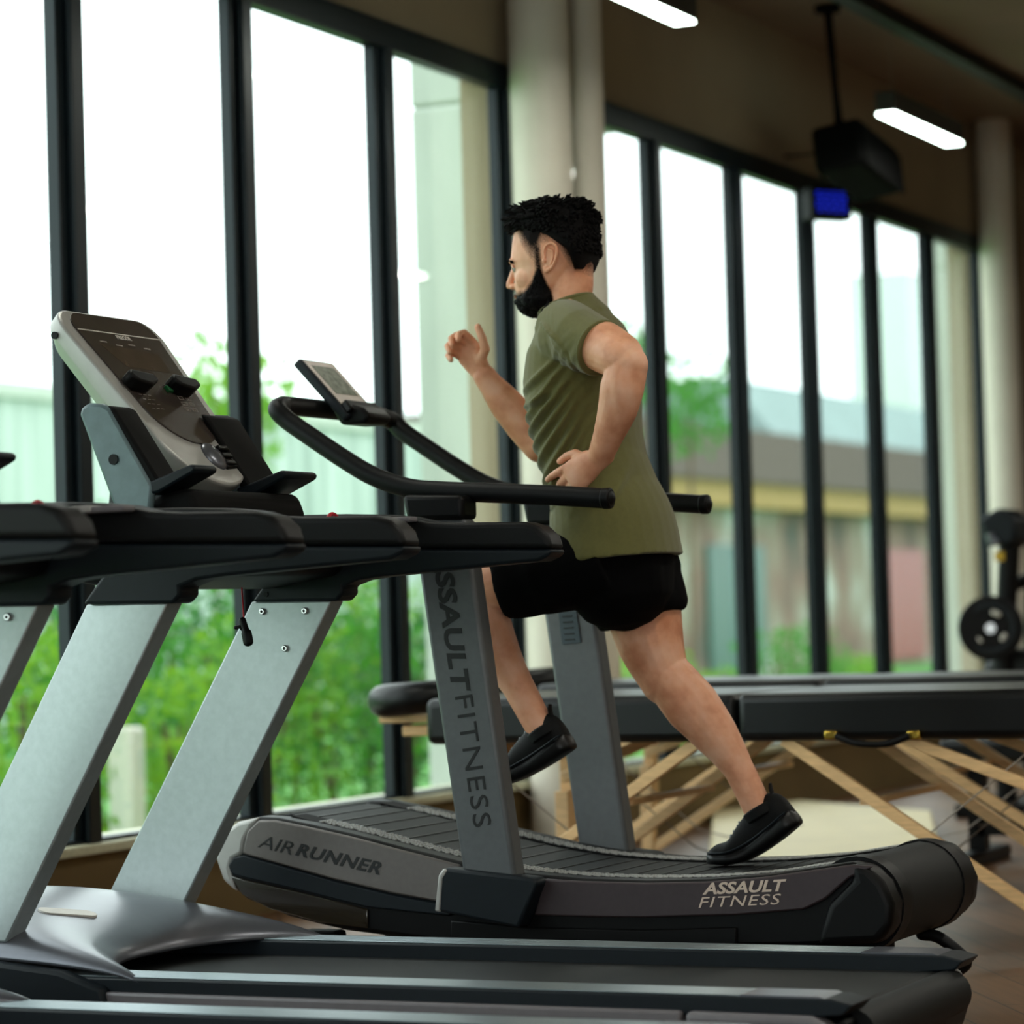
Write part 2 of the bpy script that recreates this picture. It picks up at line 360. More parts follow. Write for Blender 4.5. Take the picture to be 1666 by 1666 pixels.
def bush(px, X, r, h, k, label, size=.045, n=700):
    y = PX(px, 1000, X=X).y; c = Vector((X, y, -.4)); t = thing('shrub', label, 'shrub', c, 'shrubs in the planting outside the windows')
    f = MB(); leaves(f, c+Vector((0, 0, h*.55)), (r, r*1.2, h*.55), n, size); leaves(f, c+Vector((.1, r*.6, h*.8)), (r*.6, r*.6, h*.35), n//3, size); f.build('foliage', leafm[k], t, smooth=False)
    s = MB()
    for j in range(4): s.tube([c, c+Vector((random.uniform(-.3, .3)*r, random.uniform(-.5, .5)*r, h*.8))], [.02, .008], 6)
    s.build('stem', bark, t)
sh = [(-60, -9.5, .6, 1.5, 0), (35, -8.6, .5, 1.25, 1), (90, -11, .9, 1.9, 2), (165, -9.4, .55, 1.35, 0), (250, -10.6, .7, 1.7, 2), (300, -8.4, .45, 1.0, 1), (345, -9.8, .6, 1.55, 0), (420, -9.2, .6, 1.3, 1),
      (470, -10.4, .7, 1.55, 2), (540, -9.0, .55, 1.35, 0), (590, -10.0, .6, 1.6, 1), (655, -9.6, .55, 1.3, 2), (730, -9.8, .6, 1.2, 0), (1020, -10, .6, .95, 1), (1130, -9, .5, .75, 1), (1275, -10, .7, 1.05, 0), (1380, -11, .6, .7, 1)]
ORD = 'leftmost second third fourth fifth sixth seventh eighth ninth tenth eleventh twelfth thirteenth'.split()
near_n = far_n = 0
for px, X, r, h, k in sh:
    kind_ = ['mid-green leafy shrub', 'yellow-green leafy shrub', 'dark green leafy shrub'][k]
    if px < 900: lb = kind_ + ', ' + (ORD[near_n] if near_n == 0 else ORD[near_n]+' from the left') + ' outside the near window bank'; near_n += 1
    else: lb = kind_ + ', ' + (ORD[far_n] if far_n == 0 else ORD[far_n]+' from the left') + ' on the lawn outside the far window bank'; far_n += 1
    bush(px, X, r, h, k, lb)
def tree(px, py, X, r, label, k=1, n=900):
    p = PX(px, py, X=X); t = thing('tree', label, 'tree', (p.x, p.y, -.45))
    MB().tube([(p.x, p.y, -.45), (p.x+.1, p.y, p.z-.4*r), (p.x, p.y+.1, p.z+.4*r)], [.045, .03, .015], 8).build('trunk', bark, t)
    f = MB()
    for j in range(5): leaves(f, p+Vector((random.uniform(-.5, .5)*r, random.uniform(-.7, .7)*r, random.uniform(-.6, .4)*r)), (r*.55, r*.6, r*.5), n//5, .09)
    f.build('crown', leafm[k], t, smooth=False)
tree(338, 650, -16, .9, 'small pale green tree rising above the wall behind the left treadmill console', n=420)
tree(1030, 560, -15, .9, 'small tree whose crown shows behind the runner at elbow height', 0, n=420)
tree(1112, 660, -16, 1.0, 'loose green tree outside the second pane of the far window bank', 0, n=420)
pst = MB().box(-8.25, -8.1, PX(212, 1150, X=-8.1).y, PX(236, 1150, X=-8.1).y, -.42, .42).build('marker_post', M['white'], bevel=.02); tag(pst, 'short white post standing among the shrubs outside', 'post')

# ------------------------------------------------------------------ ceiling lamps, speaker, clock
tubem = mat('lamp_diffuser', '#ffffff', .5, emit='#eafff2', estr=14)
lampm = mat('lamp_housing', '#2e2b27', .5)
LX, LZ = -3.88, 3.0
def lamp(X, y, z, label, power=7):
    t = thing('pendant_lamp', label, 'lamp', (X, y+.5, z), 'linear pendant lamps in rows')
    MB().box(X-.045, X+.045, y, y+1.0, z+.012, z+.10).build('housing', lampm, t, bevel=.004)
    MB().box(X-.04, X+.04, y+.01, y+.99, z, z+.012).build('diffuser', tubem, t, smooth=False)
    for q in (.10, .90): MB().tube([(X, y+q, z+.1), (X, y+q, 3.42 if X > -3.8 else ZC)], .0022, 6).build('suspension_wire', M['cable'], t)
    l = bpy.data.lights.new('lamp_light', 'AREA'); l.shape = 'RECTANGLE'; l.size = .08; l.size_y = .95; l.energy = power; l.color = (1, .93, .82)
    o = bpy.data.objects.new('lamp_light', l); COL.objects.link(o); o.parent = t; o.location = (0, 0, -.004)
lamp(LX, 8.69, LZ, 'slim glowing linear lamp hanging above the pier, cut by the top of the photo')
lamp(LX, 11.93, LZ, 'slim glowing linear lamp hanging right of the black speaker')
lamp(LX, 5.45, LZ, 'linear pendant lamp of the window row, above the nearest treadmills')
for i, X in enumerate((-1.4, 1.1)):
    for j in range(5): lamp(X, 1.95+3.23*j, LZ, 'linear pendant lamp in the %s row, over the %s part of the gym' % (('middle', 'inner')[i], ('nearest', 'near', 'central', 'far', 'farthest')[j]), 16)

p = PX(1395, 262, X=-4.3)
t = thing('wall_speaker', 'black loudspeaker tilted on a ceiling pole above the far windows', 'speaker', p)
def tilted(c, hx, hy, hz, rot):
    m = Matrix.Rotation(rot[2], 3, 'Z') @ Matrix.Rotation(rot[1], 3, 'Y') @ Matrix.Rotation(rot[0], 3, 'X')
    mb = MB(); mb.box(-hx, hx, -hy, hy, -hz, hz); mb.v = [tuple(m @ Vector(q)+c) for q in mb.v]; return mb, m
sm = mat('speaker_black', '#030303', .8, spec=.1)
mb, mm = tilted(p, .12, .27, .11, (R(-9), R(-8), 0)); mb.build('cabinet', sm, t, bevel=.03, seg=3)
mb, mm = tilted(p+Vector((.125, 0, -.01)), .006, .25, .09, (R(-9), R(-8), 0)); mb.build('grille', mat('speaker_grille', '#040404', .9, spec=.1, bump=.6, bscale=300), t)
MB().tube([p+Vector((-.02, -.17, .1)), p+Vector((-.03, -.19, .3)), (p.x-.05, p.y-.2, ZC)], [.022, .016, .02], 10).build('pole', sm, t)
MB().disc((p.x-.05, p.y-.2, ZC-.015), (0, 0, 1), .06, .03).build('ceiling_flange', sm, t)
p = PX(1345, 333, X=-4.55)
t = thing('digital_clock', 'small black digital clock with blue digits hanging at the window head', 'clock', p)
mb, mm = tilted(p, .04, .115, .075, (R(0), R(0), R(-35))); mb.build('case', M['black'], t, bevel=.006)
xd = (mm @ Vector((0, 1, 0))).normalized(); nd = (mm @ Vector((1, 0, 0))).normalized()
blue = mat('blue_digit', '#1a2cc8', .5, emit='#2238ff', estr=.8)
ud = (-xd); 
def seg_digit(k, row):
    o = p + nd*.043 + xd*(-.085+.045*k) + Vector((0, 0, .012-row*.05)); m_ = MB()
    up = Vector((0, 0, 1))
    for a, b in (((0, 0), (.026, 0)), ((0, .02), (.026, .02)), ((0, .04), (.026, .04)), ((0, .02), (0, .04)), ((.026, 0), (.026, .02))):
        m_.bar(o+xd*a[0]+up*a[1], o+xd*b[0]+up*b[1], .0035, .0035, up=nd)
    m_.build('digit', blue, t)
for row in (0, 1):
    for k in range(4): seg_digit(k, row)
MB().tube([p+Vector((0, 0, .07)), (p.x-.05, p.y, ZT+.05), (XW-.01, p.y, ZT+.05)], .008, 8).build('bracket', M['black'], t)
# ------------------------------------------------------------------ motor treadmills
YC, YD, YM = 5.03, 5.70, 5.365
face_m = mat('console_face', '#3d3531', .22, var=.12, scale=12, coat=.3)
def frame_pt(o, u, v, n):
    return lambda a, b, c: Vector(o)+Vector(u)*a+Vector(v)*b+Vector(n)*c
def slab(mb, fr, outline, w0, w1):
    n = len(outline); v = [fr(a, b, w0) for a, b in outline]+[fr(a, b, w1) for a, b in outline]
    return mb.add(v, [tuple(range(n)), tuple(range(2*n-1, n-1, -1))]+[(i, i+n, (i+1) % n+n, (i+1) % n) for i in range(n)])
def make_treadmill():
    t = thing('treadmill', 'silver and charcoal treadmill whose tilted console rises in the left of the photo', 'treadmill', (-2.8, YM, 0), 'motor treadmills in a row')
    YA = 5.662
    low = XZ([(409, 979), (430, 950), (445, 930), (450, 893), (660, 893), (900, 893), (917, 893), (913, 903), (895, 912), (800, 921), (700, 931), (640, 937), (600, 943), (575, 953), (558, 966), (547, 978)], YA)
    up = XZ([(455, 893), (455, 838), (560, 836), (640, 836), (680, 839), (715, 847), (760, 849), (870, 848), (893, 855), (909, 870), (917, 893)], YA)
    low = [(x-.028*(x > -3.1), z) for x, z in low]; up = [(x-.028*(x > -3.1), z) for x, z in up]
    for s, y in ((-1, YC), (1, YD)):
        a = MB().prism(low, y-.038, y+.038).build('arm', M['charcoal'], t, bevel=.009, seg=3)
        MB().prism(up, y-.038, y+.038).build('grip', M['foam'], a, bevel=.013, seg=4)
        q = XZ([(405, 979), (536, 977), (290, 1480), (162, 1476)], YA)
        (ax, az), (bx, bz), (cx, cz), (dx, dz) = q
        mb = MB(); yi, yo = y+s*-.028, y+s*.012
        sec = [(0, yi), (0, yo), (.62, y+s*.032), (1, y+s*.030), (1, yi)]
        v = [(ax+(bx-ax)*k, yy, az+(bz-az)*k) for k, yy in sec]+[(dx+(cx-dx)*k, yy, dz+(cz-dz)*k) for k, yy in sec]
        mb.add(v, [(0, 1, 2, 3, 4), (9, 8, 7, 6, 5)]+[(i, i+5, (i+1) % 5+5, (i+1) % 5) for i in range(5)])
        u = mb.build('upright', M['alu'], t, bevel=.004)
        yb = yi-s*.0035
        for k, (px, py) in enumerate(((424, 995), (493, 994), (461, 1055))):
            (X, Z), = XZ([(px, py)], YA); b = MB().disc((X, yb, Z), (0, 1, 0), .0078, .007, 16).build('bolt', M['steel'], u, bevel=.002)
            MB().disc((X, yb-s*.0036, Z), (0, 1, 0), .0035, .001, 6).build('socket', M['black'], u)
        (X, Z), = XZ([(433, 967)], YA); MB().disc((X, y-s*.038, Z), (0, 1, 0), .006, .005, 12).build('screw', M['black'], a)
        (X, Z), = XZ([(302, 1425)], YA); MB().disc((X+.012, y, Z), (1, 0, .4), .008, .012, 12).build('screw', M['steel'], u)
    # deck
    for s, y in ((-1, 5.03), (1, 5.70)):
        r = MB().prism([(-3.55, .172), (-1.85, .172), (-1.755, .18), (-1.735, .20), (-1.775, .209), (-3.55, .209)], y-.055, y+.055).build('side_rail', M['charcoal'], t, bevel=.004)
        mb = MB()
        for k in range(5): mb.prism([(-3.5, .209), (-1.95, .209), (-1.95, .2125), (-3.5, .2125)], y-.048+k*.0195, y-.048+k*.0195+.0145)
        mb.build('foot_strip', M['alu2'], r, bevel=.001, seg=1)
        MB().prism([(-1.95, .209), (-1.80, .209), (-1.75, .196), (-1.80, .2125), (-1.95, .2125)], y-.05, y+.05).build('strip_end', M['silver_dark'], r)
        k = y+s*.05
        MB().prism([(-3.35, .03), (-2.06, .03), (-2.06, .182), (-3.35, .182)], min(k-s*.03, k+s*.022), max(k-s*.03, k+s*.022)).build('side_skirt', M['skirt'], t, bevel=.006)
        e = XZ([(0, 0)], 5)
        MB().prism([(-2.05, .03), (-1.86, .03), (-1.80, .05), (-1.77, .10), (-1.775, .165), (-1.81, .18), (-2.05, .182)], min(k-s*.03, k+s*.026), max(k-s*.03, k+s*.026)).build('rear_cap', M['skirt'], t, bevel=.012, seg=3)
    MB().box(-3.6, -1.78, 5.07, 5.66, .10, .178).build('running_belt', M['belt'], t, bevel=.02, seg=3)
    MB().tube([(-1.77, 5.07, .135), (-1.77, 5.66, .135)], .045, 20).build('rear_roller', M['belt'], t)
    MB().prism([(-1.90, .03), (-1.82, .03), (-1.765, .06), (-1.745, .12), (-1.765, .172), (-1.80, .172), (-1.83, .16), (-1.85, .08)], 5.0, 5.73).build('rear_cover', M['black'], t, bevel=.012, seg=3)
    MB().box(-3.6, -1.9, 5.02, 5.72, .06, .12).build('frame', M['black'], t)
    # motor hood
    nx, ny = 26, 28; v = []; f = []
    for j in range(ny+1):
        q = -1+2*j/ny; y = YM+q*.392
        xr = -3.43+.225*abs(q)**2.6; xf = -4.30+.10*abs(q)**4
        for i in range(nx+1):
            k = i/nx; X = xf+(xr-xf)*k
            z = .212+.115*max(0, math.sin(math.pi*k**.95))**.55*(1-.66*abs(q)**5)+.012*(1-k)
            if abs(q) > .999: z -= .012
            v.append((X, y, z))
    for j in range(ny):
        for i in range(nx): f.append((j*(nx+1)+i, j*(nx+1)+i+1, (j+1)*(nx+1)+i+1, (j+1)*(nx+1)+i))
    h = MB().add(v, f).build('motor_hood', M['silver_dark'], t); so = h.modifiers.new('thick', 'SOLIDIFY'); so.thickness = .012; so.offset = -1; h.modifiers.new('s', 'SUBSURF').render_levels = 1
    (X, Y_) = (PX(110, 1489, Z=.318).x, PX(110, 1489, Z=.318).y)
    for s, y in ((-1, 4.985), (1, 5.745)):
        MB().prism([(-4.33, .03), (-3.33, .03), (-3.29, .16), (-3.30, .190), (-3.40, .222), (-3.60, .240), (-3.9, .248), (-4.2, .238), (-4.33, .16)], min(y, y+s*.03)-.01, max(y, y+s*.03)).build('hood_side', M['charcoal'], t, bevel=.008)
        MB().disc((-3.62, y+s*.031, .135), (0, 1, 0), .011, .004, 16).build('side_screw', M['black'], t)
    # badge lying in the hood crown
    i0 = 0
    o0 = Vector((0, 0, CAMH)); dr = (PX(110, 1488, Z=.3)-o0).normalized(); hv = evaluated_mesh(h)
    bv = min(hv.vertices, key=lambda q: ((q.co+t.location-o0)-dr*((q.co+t.location-o0).dot(dr))).length-.02*q.normal.z)
    n = Vector(bv.normal); n = n if n.z > 0 else -n; c = bv.co+t.location+n*.003; ux = Vector((.55, .85, 0)); ux = (ux-ux.dot(n)*n).normalized(); uy = n.cross(ux)
    fr = frame_pt(c, ux, uy, n); ol = [(math.copysign(.045, math.cos(a))+.022*math.cos(a), .024*math.sin(a)) for a in [2*math.pi*(k+.5)/20 for k in range(20)]]
    slab(MB(), fr, ol, -.014, .0005).build('badge', M['white'], t)
    # cross body between the arms
    MB().prism([(-3.52, 1.02), (-3.30, .985), (-3.12, 1.01), (-3.10, 1.075), (-3.30, 1.13), (-3.52, 1.13)], YC+.03, YD-.03).build('cross_body', M['black'], t, bevel=.02, seg=3)
    MB().prism([(-3.50, 1.10), (-3.32, 1.10), (-3.28, 1.22), (-3.38, 1.36), (-3.46, 1.36)], YM-.08, YM+.08).build('console_neck', M['charcoal'], t, bevel=.03, seg=3)
    lz = 1.128
    MB().box(-3.30, -2.93, YD-.075, YD-.035, lz-.010, lz+.002).build('shelf', M['skirt'], t, bevel=.004)
    MB().box(-3.08, -3.0, YD-.078, YD-.033, lz-.008, lz+.004).build('shelf_plate', M['silver'], t, bevel=.002)
    MB().box(-3.33, -3.2, YD-.12, YD-.04, lz-.008, lz+.008).build('shelf_label', M['white'], t, bevel=.002)
    MB().box(-3.32, -3.24, YD-.11, YD-.06, lz+.006, lz+.010).build('orange_sticker', mat('orange_sticker', '#d07840', .5), t)
    rg = [(-3.13, YD-.055+.026*math.cos(a), lz-.006+.022*math.sin(a)) for a in [2*math.pi*k/20 for k in range(21)]]
    MB().tube(rg, .0045, 8).build('red_loop', M['red'], t)
    # safety key on its cord
    a = PX(392, 938, Y=5.50); b = PX(397, 1012, Y=5.50); c = PX(404, 1045, Y=5.50)
    k = MB().tube([a+Vector((0, 0, .12)), a, b], .0018, 6).build('safety_cord', M['red'], t)
    cl = MB(); cl.tube(catmull([b+Vector((-.004, 0, .004)), (b+c)/2, c], 5), [(.007, .008)]*5+[(.009, .012)]*6, 10, cap='round'); d = PX(384, 1021, Y=5.50); cl.tube([d, (d+b)/2+Vector((0, 0, -.004)), (b+c)/2], [.005, .005, .006], 8, cap='round')
    cl.build('safety_clip', M['black'], k)
    # console head
    T = Vector((-3.535, YM, 1.59)); u = Vector((.30, 0, -.365)).normalized(); nrm = Vector((.365, 0, .30)).normalized(); fr = frame_pt(T, u, (0, 1, 0), nrm)
    def outl(L, wt, wb, rt, inset=0.):
        p = []
        for k in range(9): a = math.pi/2*k/8; p.append((rt-rt*math.sin(a)*1., -(wt-rt)-rt*math.cos(a)+0.))
        p = [(rt*(1-math.sin(a)), -(wt-rt)-rt*math.cos(a)) for a in [math.pi/2*k/8 for k in range(9)]]
        q = [(x, -y) for x, y in reversed(p)]
        e = []
        for k in range(17):
            a = math.pi*k/16; e.append((L-wb*1.0+wb*math.sin(a)*1.0, wb*math.cos(a)))
        return p + q + e
    body = MB(); o1 = outl(.500, .195, .160, .06)
    n = len(o1); V = []
    for w0, sc_ in ((-.062, .86), (-.035, .985), (-.006, 1.0), (.0, .985)):
        for a, b in o1: V.append(fr(.25+(a-.25)*sc_, b*sc_, w0-(.012 if w0 < -.03 and a > .3 else 0)))
    F = [tuple(range(n-1, -1, -1)), tuple(3*n+i for i in range(n))]+[(r*n+i, r*n+(i+1) % n, (r+1)*n+(i+1) % n, (r+1)*n+i) for r in range(3) for i in range(n)]
    cb = body.add(V, F).build('console', M['silver'], t, bevel=.004, auto=50)
    cb.data.set_sharp_from_angle(angle=R(50))
    o2 = [(.012+a*.745, b*.83+.004) for a, b in o1]
    slab(MB(), fr, o2, .0005, .0035).build('display_face', face_m, cb, smooth=False)
    slab(MB(), fr, [(.062, -.155), (.065, -.155), (.065, .163), (.062, .163)], .003, .0042).build('header_line', M['white'], cb, smooth=False)
    text('brand_lettering', 'PRECOR', fr(.080, -.018, .0042), (0, 1, 0), -u, .056, .012, M['white'], cb, bold=.02, depth=.0005)
    ic = MB()
    for k in range(4): slab(ic, fr, [(.092+.006*(k % 2), -.10+.055*k), (.096+.006*(k % 2), -.10+.055*k), (.096+.006*(k % 2), -.075+.055*k), (.092+.006*(k % 2), -.075+.055*k)], .003, .0040)
    for k in range(3):
        for j in range(5): slab(ic, fr, [(.235+.013*j, -.112+.018*k+.004*j), (.2365+.013*j, -.112+.018*k+.004*j), (.2365+.013*j, -.100+.018*k+.004*j), (.235+.013*j, -.100+.018*k+.004*j)], .003, .0039)
    for k in range(2):
        for j in range(4):
            for e in ((0, 0, .0015, .018), (.009, 0, .0105, .018), (0, 0, .01, .0015), (0, .018, .01, .0195)):
                slab(ic, fr, [(.225+.017*j+e[0], .055+.03*k+e[1]-.004*j), (.225+.017*j+e[2], .055+.03*k+e[1]-.004*j), (.225+.017*j+e[2], .055+.03*k+e[3]-.004*j), (.225+.017*j+e[0], .055+.03*k+e[3]-.004*j)], .003, .0039)
    ic.build('key_outlines', mat('grey_print', '#8a8078', .5), cb, smooth=False)
    sw = [(.10+.0, -.11), (.165, -.07), (.17, .10), (.115, .11)]
    slab(MB(), fr, sw, .003, .0039).build('screen', mat('dim_screen', '#4c4037', .12, var=.2, scale=20), cb, smooth=False)
    for yy in (-.095, .075):
        mb = MB(); slab(mb, fr, [(.205, yy-.04), (.222, yy-.05), (.24, yy-.033), (.248, yy+.012), (.232, yy+.05), (.213, yy+.045)], .003, .036)
        mb.build('rack_clip', M['black'], cb, bevel=.006)
    slab(MB(), fr, [(.218, .02), (.228, .06), (.235, .06), (.235, .02)], .003, .012).build('green_key', mat('green_key', '#0d5a2e', .4), cb, bevel=.002)
    MB().ball(fr(.418, .016, .0), (.038, .034, .014), 20, (u, Vector((0, 1, 0)), nrm)).build('paddle', M['silver_dark'], cb)
    mb = MB(); slab(mb, fr, [(.390, .022), (.396, .075), (.450, .077), (.455, .030)], -.002, .008); mb.build('toggle_plate', M['black'], cb, bevel=.003)
    for j in range(3): slab(MB(), fr, [(.398+.018*j, .030), (.398+.018*j, .070), (.411+.018*j, .070), (.411+.018*j, .030)], .006, .018-.003*j).build('toggle_key', M['black'], cb, bevel=.003)
    nb = MB().tube([fr(.45, 0, -.055), fr(.50, 0, -.062)], [(.085, .03), (.065, .025)], 20, ref=(0, 1, 0)).build('console_chin', M['silver_dark'], cb)
    slab(MB(), fr, [(.478, .02), (.478, .06), (.503, .06), (.503, .02)], -.045, -.032).build('chin_window', M['black'], cb, bevel=.002)
    MB().disc(fr(.055, -.1945, -.030), (0, 1, 0), .008, .006, 14).build('side_screw', M['black'], cb)
    # trays either side
    shell = XZ([(135, 675), (138, 663), (150, 656), (172, 657), (184, 664), (255, 790), (250, 835), (192, 828)], 5.09)
    backp = XZ([(176, 659), (190, 664), (264, 783), (258, 792), (248, 792)], 5.09)
    lip = XZ([(238, 787), (262, 778), (316, 755), (323, 760), (321, 768), (262, 802), (240, 806)], 5.09)
    for s, (ya, yb) in ((-1, (5.075, 5.168)), (1, (5.44, 5.585))):
        outer = ya if s < 0 else yb-.02
        tr = MB().prism(shell, outer, outer+.02).build('tray_shell', mat('teal_grey_shell', '#63767a', .45, .1) if s < 0 else M['charcoal'], t, bevel=.008)
        MB().prism(backp, ya+.004, yb-.004).build('tray_back', M['rubber'], tr, bevel=.006)
        MB().prism(lip, ya+.002, yb-.002).build('tray_lip', M['charcoal'], tr, bevel=.006)
        (X, Z), = XZ([(192, 748)], 5.09); MB().disc((X, (ya-.001) if s < 0 else yb+.001, Z), (0, 1, 0), .011, .006, 18).build('shell_screw', M['black'], tr)
    MB().prism(XZ([(184, 828), (262, 800), (300, 792), (315, 830), (310, 860), (180, 860)], 5.09), 5.11, 5.56).build('tray_base', M['rubber'], t, bevel=.02, seg=3)
    return t
tm = make_treadmill()
t2 = copy_tree(tm); t2.location = tm.location + Vector((0, -1.12, 0))
t2['label'] = 'nearest treadmill, cut off by the left and bottom edges of the photo'

# ------------------------------------------------------------------ curved manual treadmill
YN, YF, YR = 5.93, 6.55, 6.24
ar = thing('curved_treadmill', 'black and grey curved non-motorised treadmill under the running man', 'treadmill', (-2.75, YR, 0))
dark_plate = mat('bronze_grey_plate', '#443a3d', .42, .35, var=.05, scale=80, bump=.05, bscale=700)
front_plate = mat('grey_plate', '#6f6966', .42, .3, var=.05, scale=80, bump=.05, bscale=700)
side = [(352, 1395), (356, 1372), (368, 1353), (388, 1338), (420, 1329), (450, 1331), (500, 1341), (575, 1358), (650, 1378), (755, 1404), (850, 1421), (950, 1430), (1050, 1433), (1150, 1431), (1250, 1423), (1310, 1414), (1385, 1403),
        (1415, 1410), (1440, 1435), (1455, 1470), (1452, 1508), (1430, 1535), (1300, 1541), (1100, 1543), (900, 1542), (700, 1532), (560, 1514), (470, 1492), (400, 1463), (362, 1430)]
sp = XZ(side, YN)
for y0, y1 in ((YN, YN+.07), (YF-.07, YF)):
    sf = MB().prism(sp, y0, y1).build('side_frame', M['black'], ar, bevel=.012, seg=3)
    if y0 == YN: near_side = sf
def topz(px): 
    T = [(420, 1329), (450, 1331), (500, 1341), (575, 1358), (650, 1378), (755, 1404), (850, 1421), (950, 1430), (1050, 1433), (1150, 1431), (1250, 1423), (1310, 1414), (1385, 1403)]
    for a, b in zip(T[:-1], T[1:]):
        if a[0] <= px <= b[0]: return a[1]+(b[1]-a[1])*(px-a[0])/(b[0]-a[0])
    return T[-1][1]
# belt: closed loop around the two rollers, slats across
loop = [(430, 1331), (500, 1342), (575, 1360), (650, 1380), (755, 1407), (850, 1424), (950, 1433), (1050, 1436), (1150, 1434), (1250, 1426), (1310, 1417), (1370, 1404)]
bp = XZ(loop, YN)
bt = [Vector((x, 0, z)) for x, z in bp]; cx_, cz_, cr_ = -2.08, None, None
xe = -1.97; zt = bp[-1][1]
lo = catmull(bt, 5)
rad = .100; cxx = xe-rad; czz = zt-rad+.006
lo = [p for p in lo if p.x < cxx-.01]
for k in range(11):
    a = math.pi/2-math.pi*k/10*.95; lo.append(Vector((cxx+rad*math.cos(a), 0, czz+rad*math.sin(a))))
lowr = [Vector((-2.4, 0, .155)), Vector((-2.8, 0, .15)), Vector((-3.2, 0, .17)), Vector((-3.45, 0, .26))]
fx, fz = bt[0].x-.03, bt[0].z
fr_ = [Vector((fx+.06*math.cos(a)-.0, 0, fz-.062+.06*math.sin(a))) for a in [-math.pi*.75-k*math.pi*.75/6 for k in range(7)]]
prof = [(p.x, p.z) for p in lo+lowr+fr_]
rb = MB().prism(prof, YN+.12, YF-.12).build('slat_belt', M['belt'], ar, auto=50)
grooves = MB(); acc = 0.
for i in range(0, len(lo)-1):
    if lo[i].x > -2.2: break
    a, b = lo[i], lo[i+1]; L = (b-a).length; d = (b-a).normalized(); nrm_ = Vector((-d.z, 0, d.x))
    while acc < L:
        p = a+d*acc; grooves.bar(Vector((p.x, YN+.125, p.z))+nrm_*.0006, Vector((p.x, YF-.125, p.z))+nrm_*.0006, .0045, .002, up=nrm_); acc += .062
    acc -= L
grooves.build('slat_gap', M['ink'], rb, smooth=False)
for y0, y1 in ((YN+.055, YN+.125), (YF-.125, YF-.055)):
    tp = XZ([(455, 1330)]+side[6:17]+[(1385, 1415), (1250, 1436), (1050, 1446), (850, 1434), (650, 1392), (455, 1345)], YN)
    fs = MB().prism(tp, y0, y1).build('foot_rail', M['rubber'], ar)
    dm = MB()
    px = 470
    tt = catmull([Vector((x, 0, z)) for x, z in XZ(side[6:17], YN)], 8)
    s_acc = 0; last = None
    for a, b in zip(tt[:-1], tt[1:]):
        L = (b-a).length; kx = 0
        while s_acc < L:
            q = a+(b-a)*(s_acc/L)
            for r_ in range(4):
                yy = y0+.012+.016*r_+(.008 if kx % 2 else 0)
                if yy < y1-.006: dm.box(q.x-.0040, q.x+.0040, yy-.0045, yy+.0045, q.z-.001, q.z+.0028)
            s_acc += .0115; kx += 1
        s_acc -= L
    dm.build('tread_studs', M['silver'], fs, smooth=False, kind='stuff')
# cladding plates
pl = XZ([(398, 1388), (406, 1352), (424, 1334), (450, 1334), (500, 1344), (575, 1361), (650, 1381), (752, 1407), (736, 1440), (722, 1467), (640, 1452), (548, 1430), (470, 1408)], YN)
p1 = MB().prism(pl, YN-.012, YN).build('front_plate', front_plate, ar, bevel=.004)
nose = XZ([(352, 1397), (356, 1372), (368, 1352), (388, 1337), (424, 1329), (412, 1345), (400, 1366), (396, 1390), (380, 1398), (376, 1412), (386, 1452), (364, 1432)], YN)
MB().prism(nose, YN-.006, YN+.065).build('nose_cap', M['silver'], ar, bevel=.015, seg=4)
st = XZ([(374, 1408), (382, 1394), (400, 1391), (470, 1411), (548, 1433), (640, 1455), (735, 1472), (735, 1490), (600, 1476), (480, 1446), (400, 1428), (380, 1422)], YN)
MB().prism(st, YN-.009, YN).build('dark_stripe', M['charcoal'], ar, bevel=.004)
bl = XZ([(376, 1424), (400, 1431), (480, 1449), (600, 1479), (600, 1510), (520, 1500), (440, 1478), (395, 1455)], YN)
MB().prism(bl, YN-.006, YN).build('belly_plate', mat('gloss_belly', '#2b241a', .2, coat=.5), ar, bevel=.004)
p2 = MB().prism(XZ([(889, 1429), (950, 1433), (1050, 1436), (1150, 1434), (1250, 1426), (1310, 1417), (1390, 1406), (1425, 1409), (1385, 1427), (1345, 1462), (1310, 1479), (1200, 1488), (1050, 1492), (950, 1491), (872, 1488)], YN), YN-.012, YN).build('rear_plate', dark_plate, ar, bevel=.004)
MB().prism(XZ([(735, 1496), (872, 1508), (1050, 1512), (1200, 1508), (1200, 1538), (900, 1540), (735, 1530)], YN), YN-.008, YN).build('lower_plate', M['black'], ar, bevel=.004)
MB().prism(XZ([(1385, 1403), (1415, 1409), (1440, 1434), (1456, 1470), (1454, 1508), (1432, 1534), (1330, 1538), (1350, 1470), (1390, 1430)], YN), YN-.016, YN+.065).build('rear_cap', M['black'], ar, bevel=.02, seg=4)
MB().tube([(cxx, YN+.07, czz), (cxx, YF-.07, czz)], rad-.012, 40).build('rear_drum', M['black'], ar)
for ya in (YN+.06, YF-.12): MB().tube([(cxx, ya, czz), (cxx, ya+.06, czz)], rad+.003, 40).build('drum_flange', M['black'], ar)
O = PX(419, 1378, Y=YN-.012); E = PX(615, 1424, Y=YN-.012); xd = (E-O); W = xd.length; yd = Vector((0, -1, 0)).cross(xd.normalized()); yd = yd if yd.z > 0 else -yd
text('plate_lettering', 'AIR', O, xd, yd, W*.29, .030, M['ink'], p1, bold=-.004, shear=.32)
text('plate_lettering', 'RUNNER', O+xd*.315+yd*.001, xd, yd, W*.70, .030, M['ink'], p1, bold=.028, shear=.32, spacing=1.08)
gold = mat('bronze_white_lettering', '#d8c4b4', .4, var=.02)
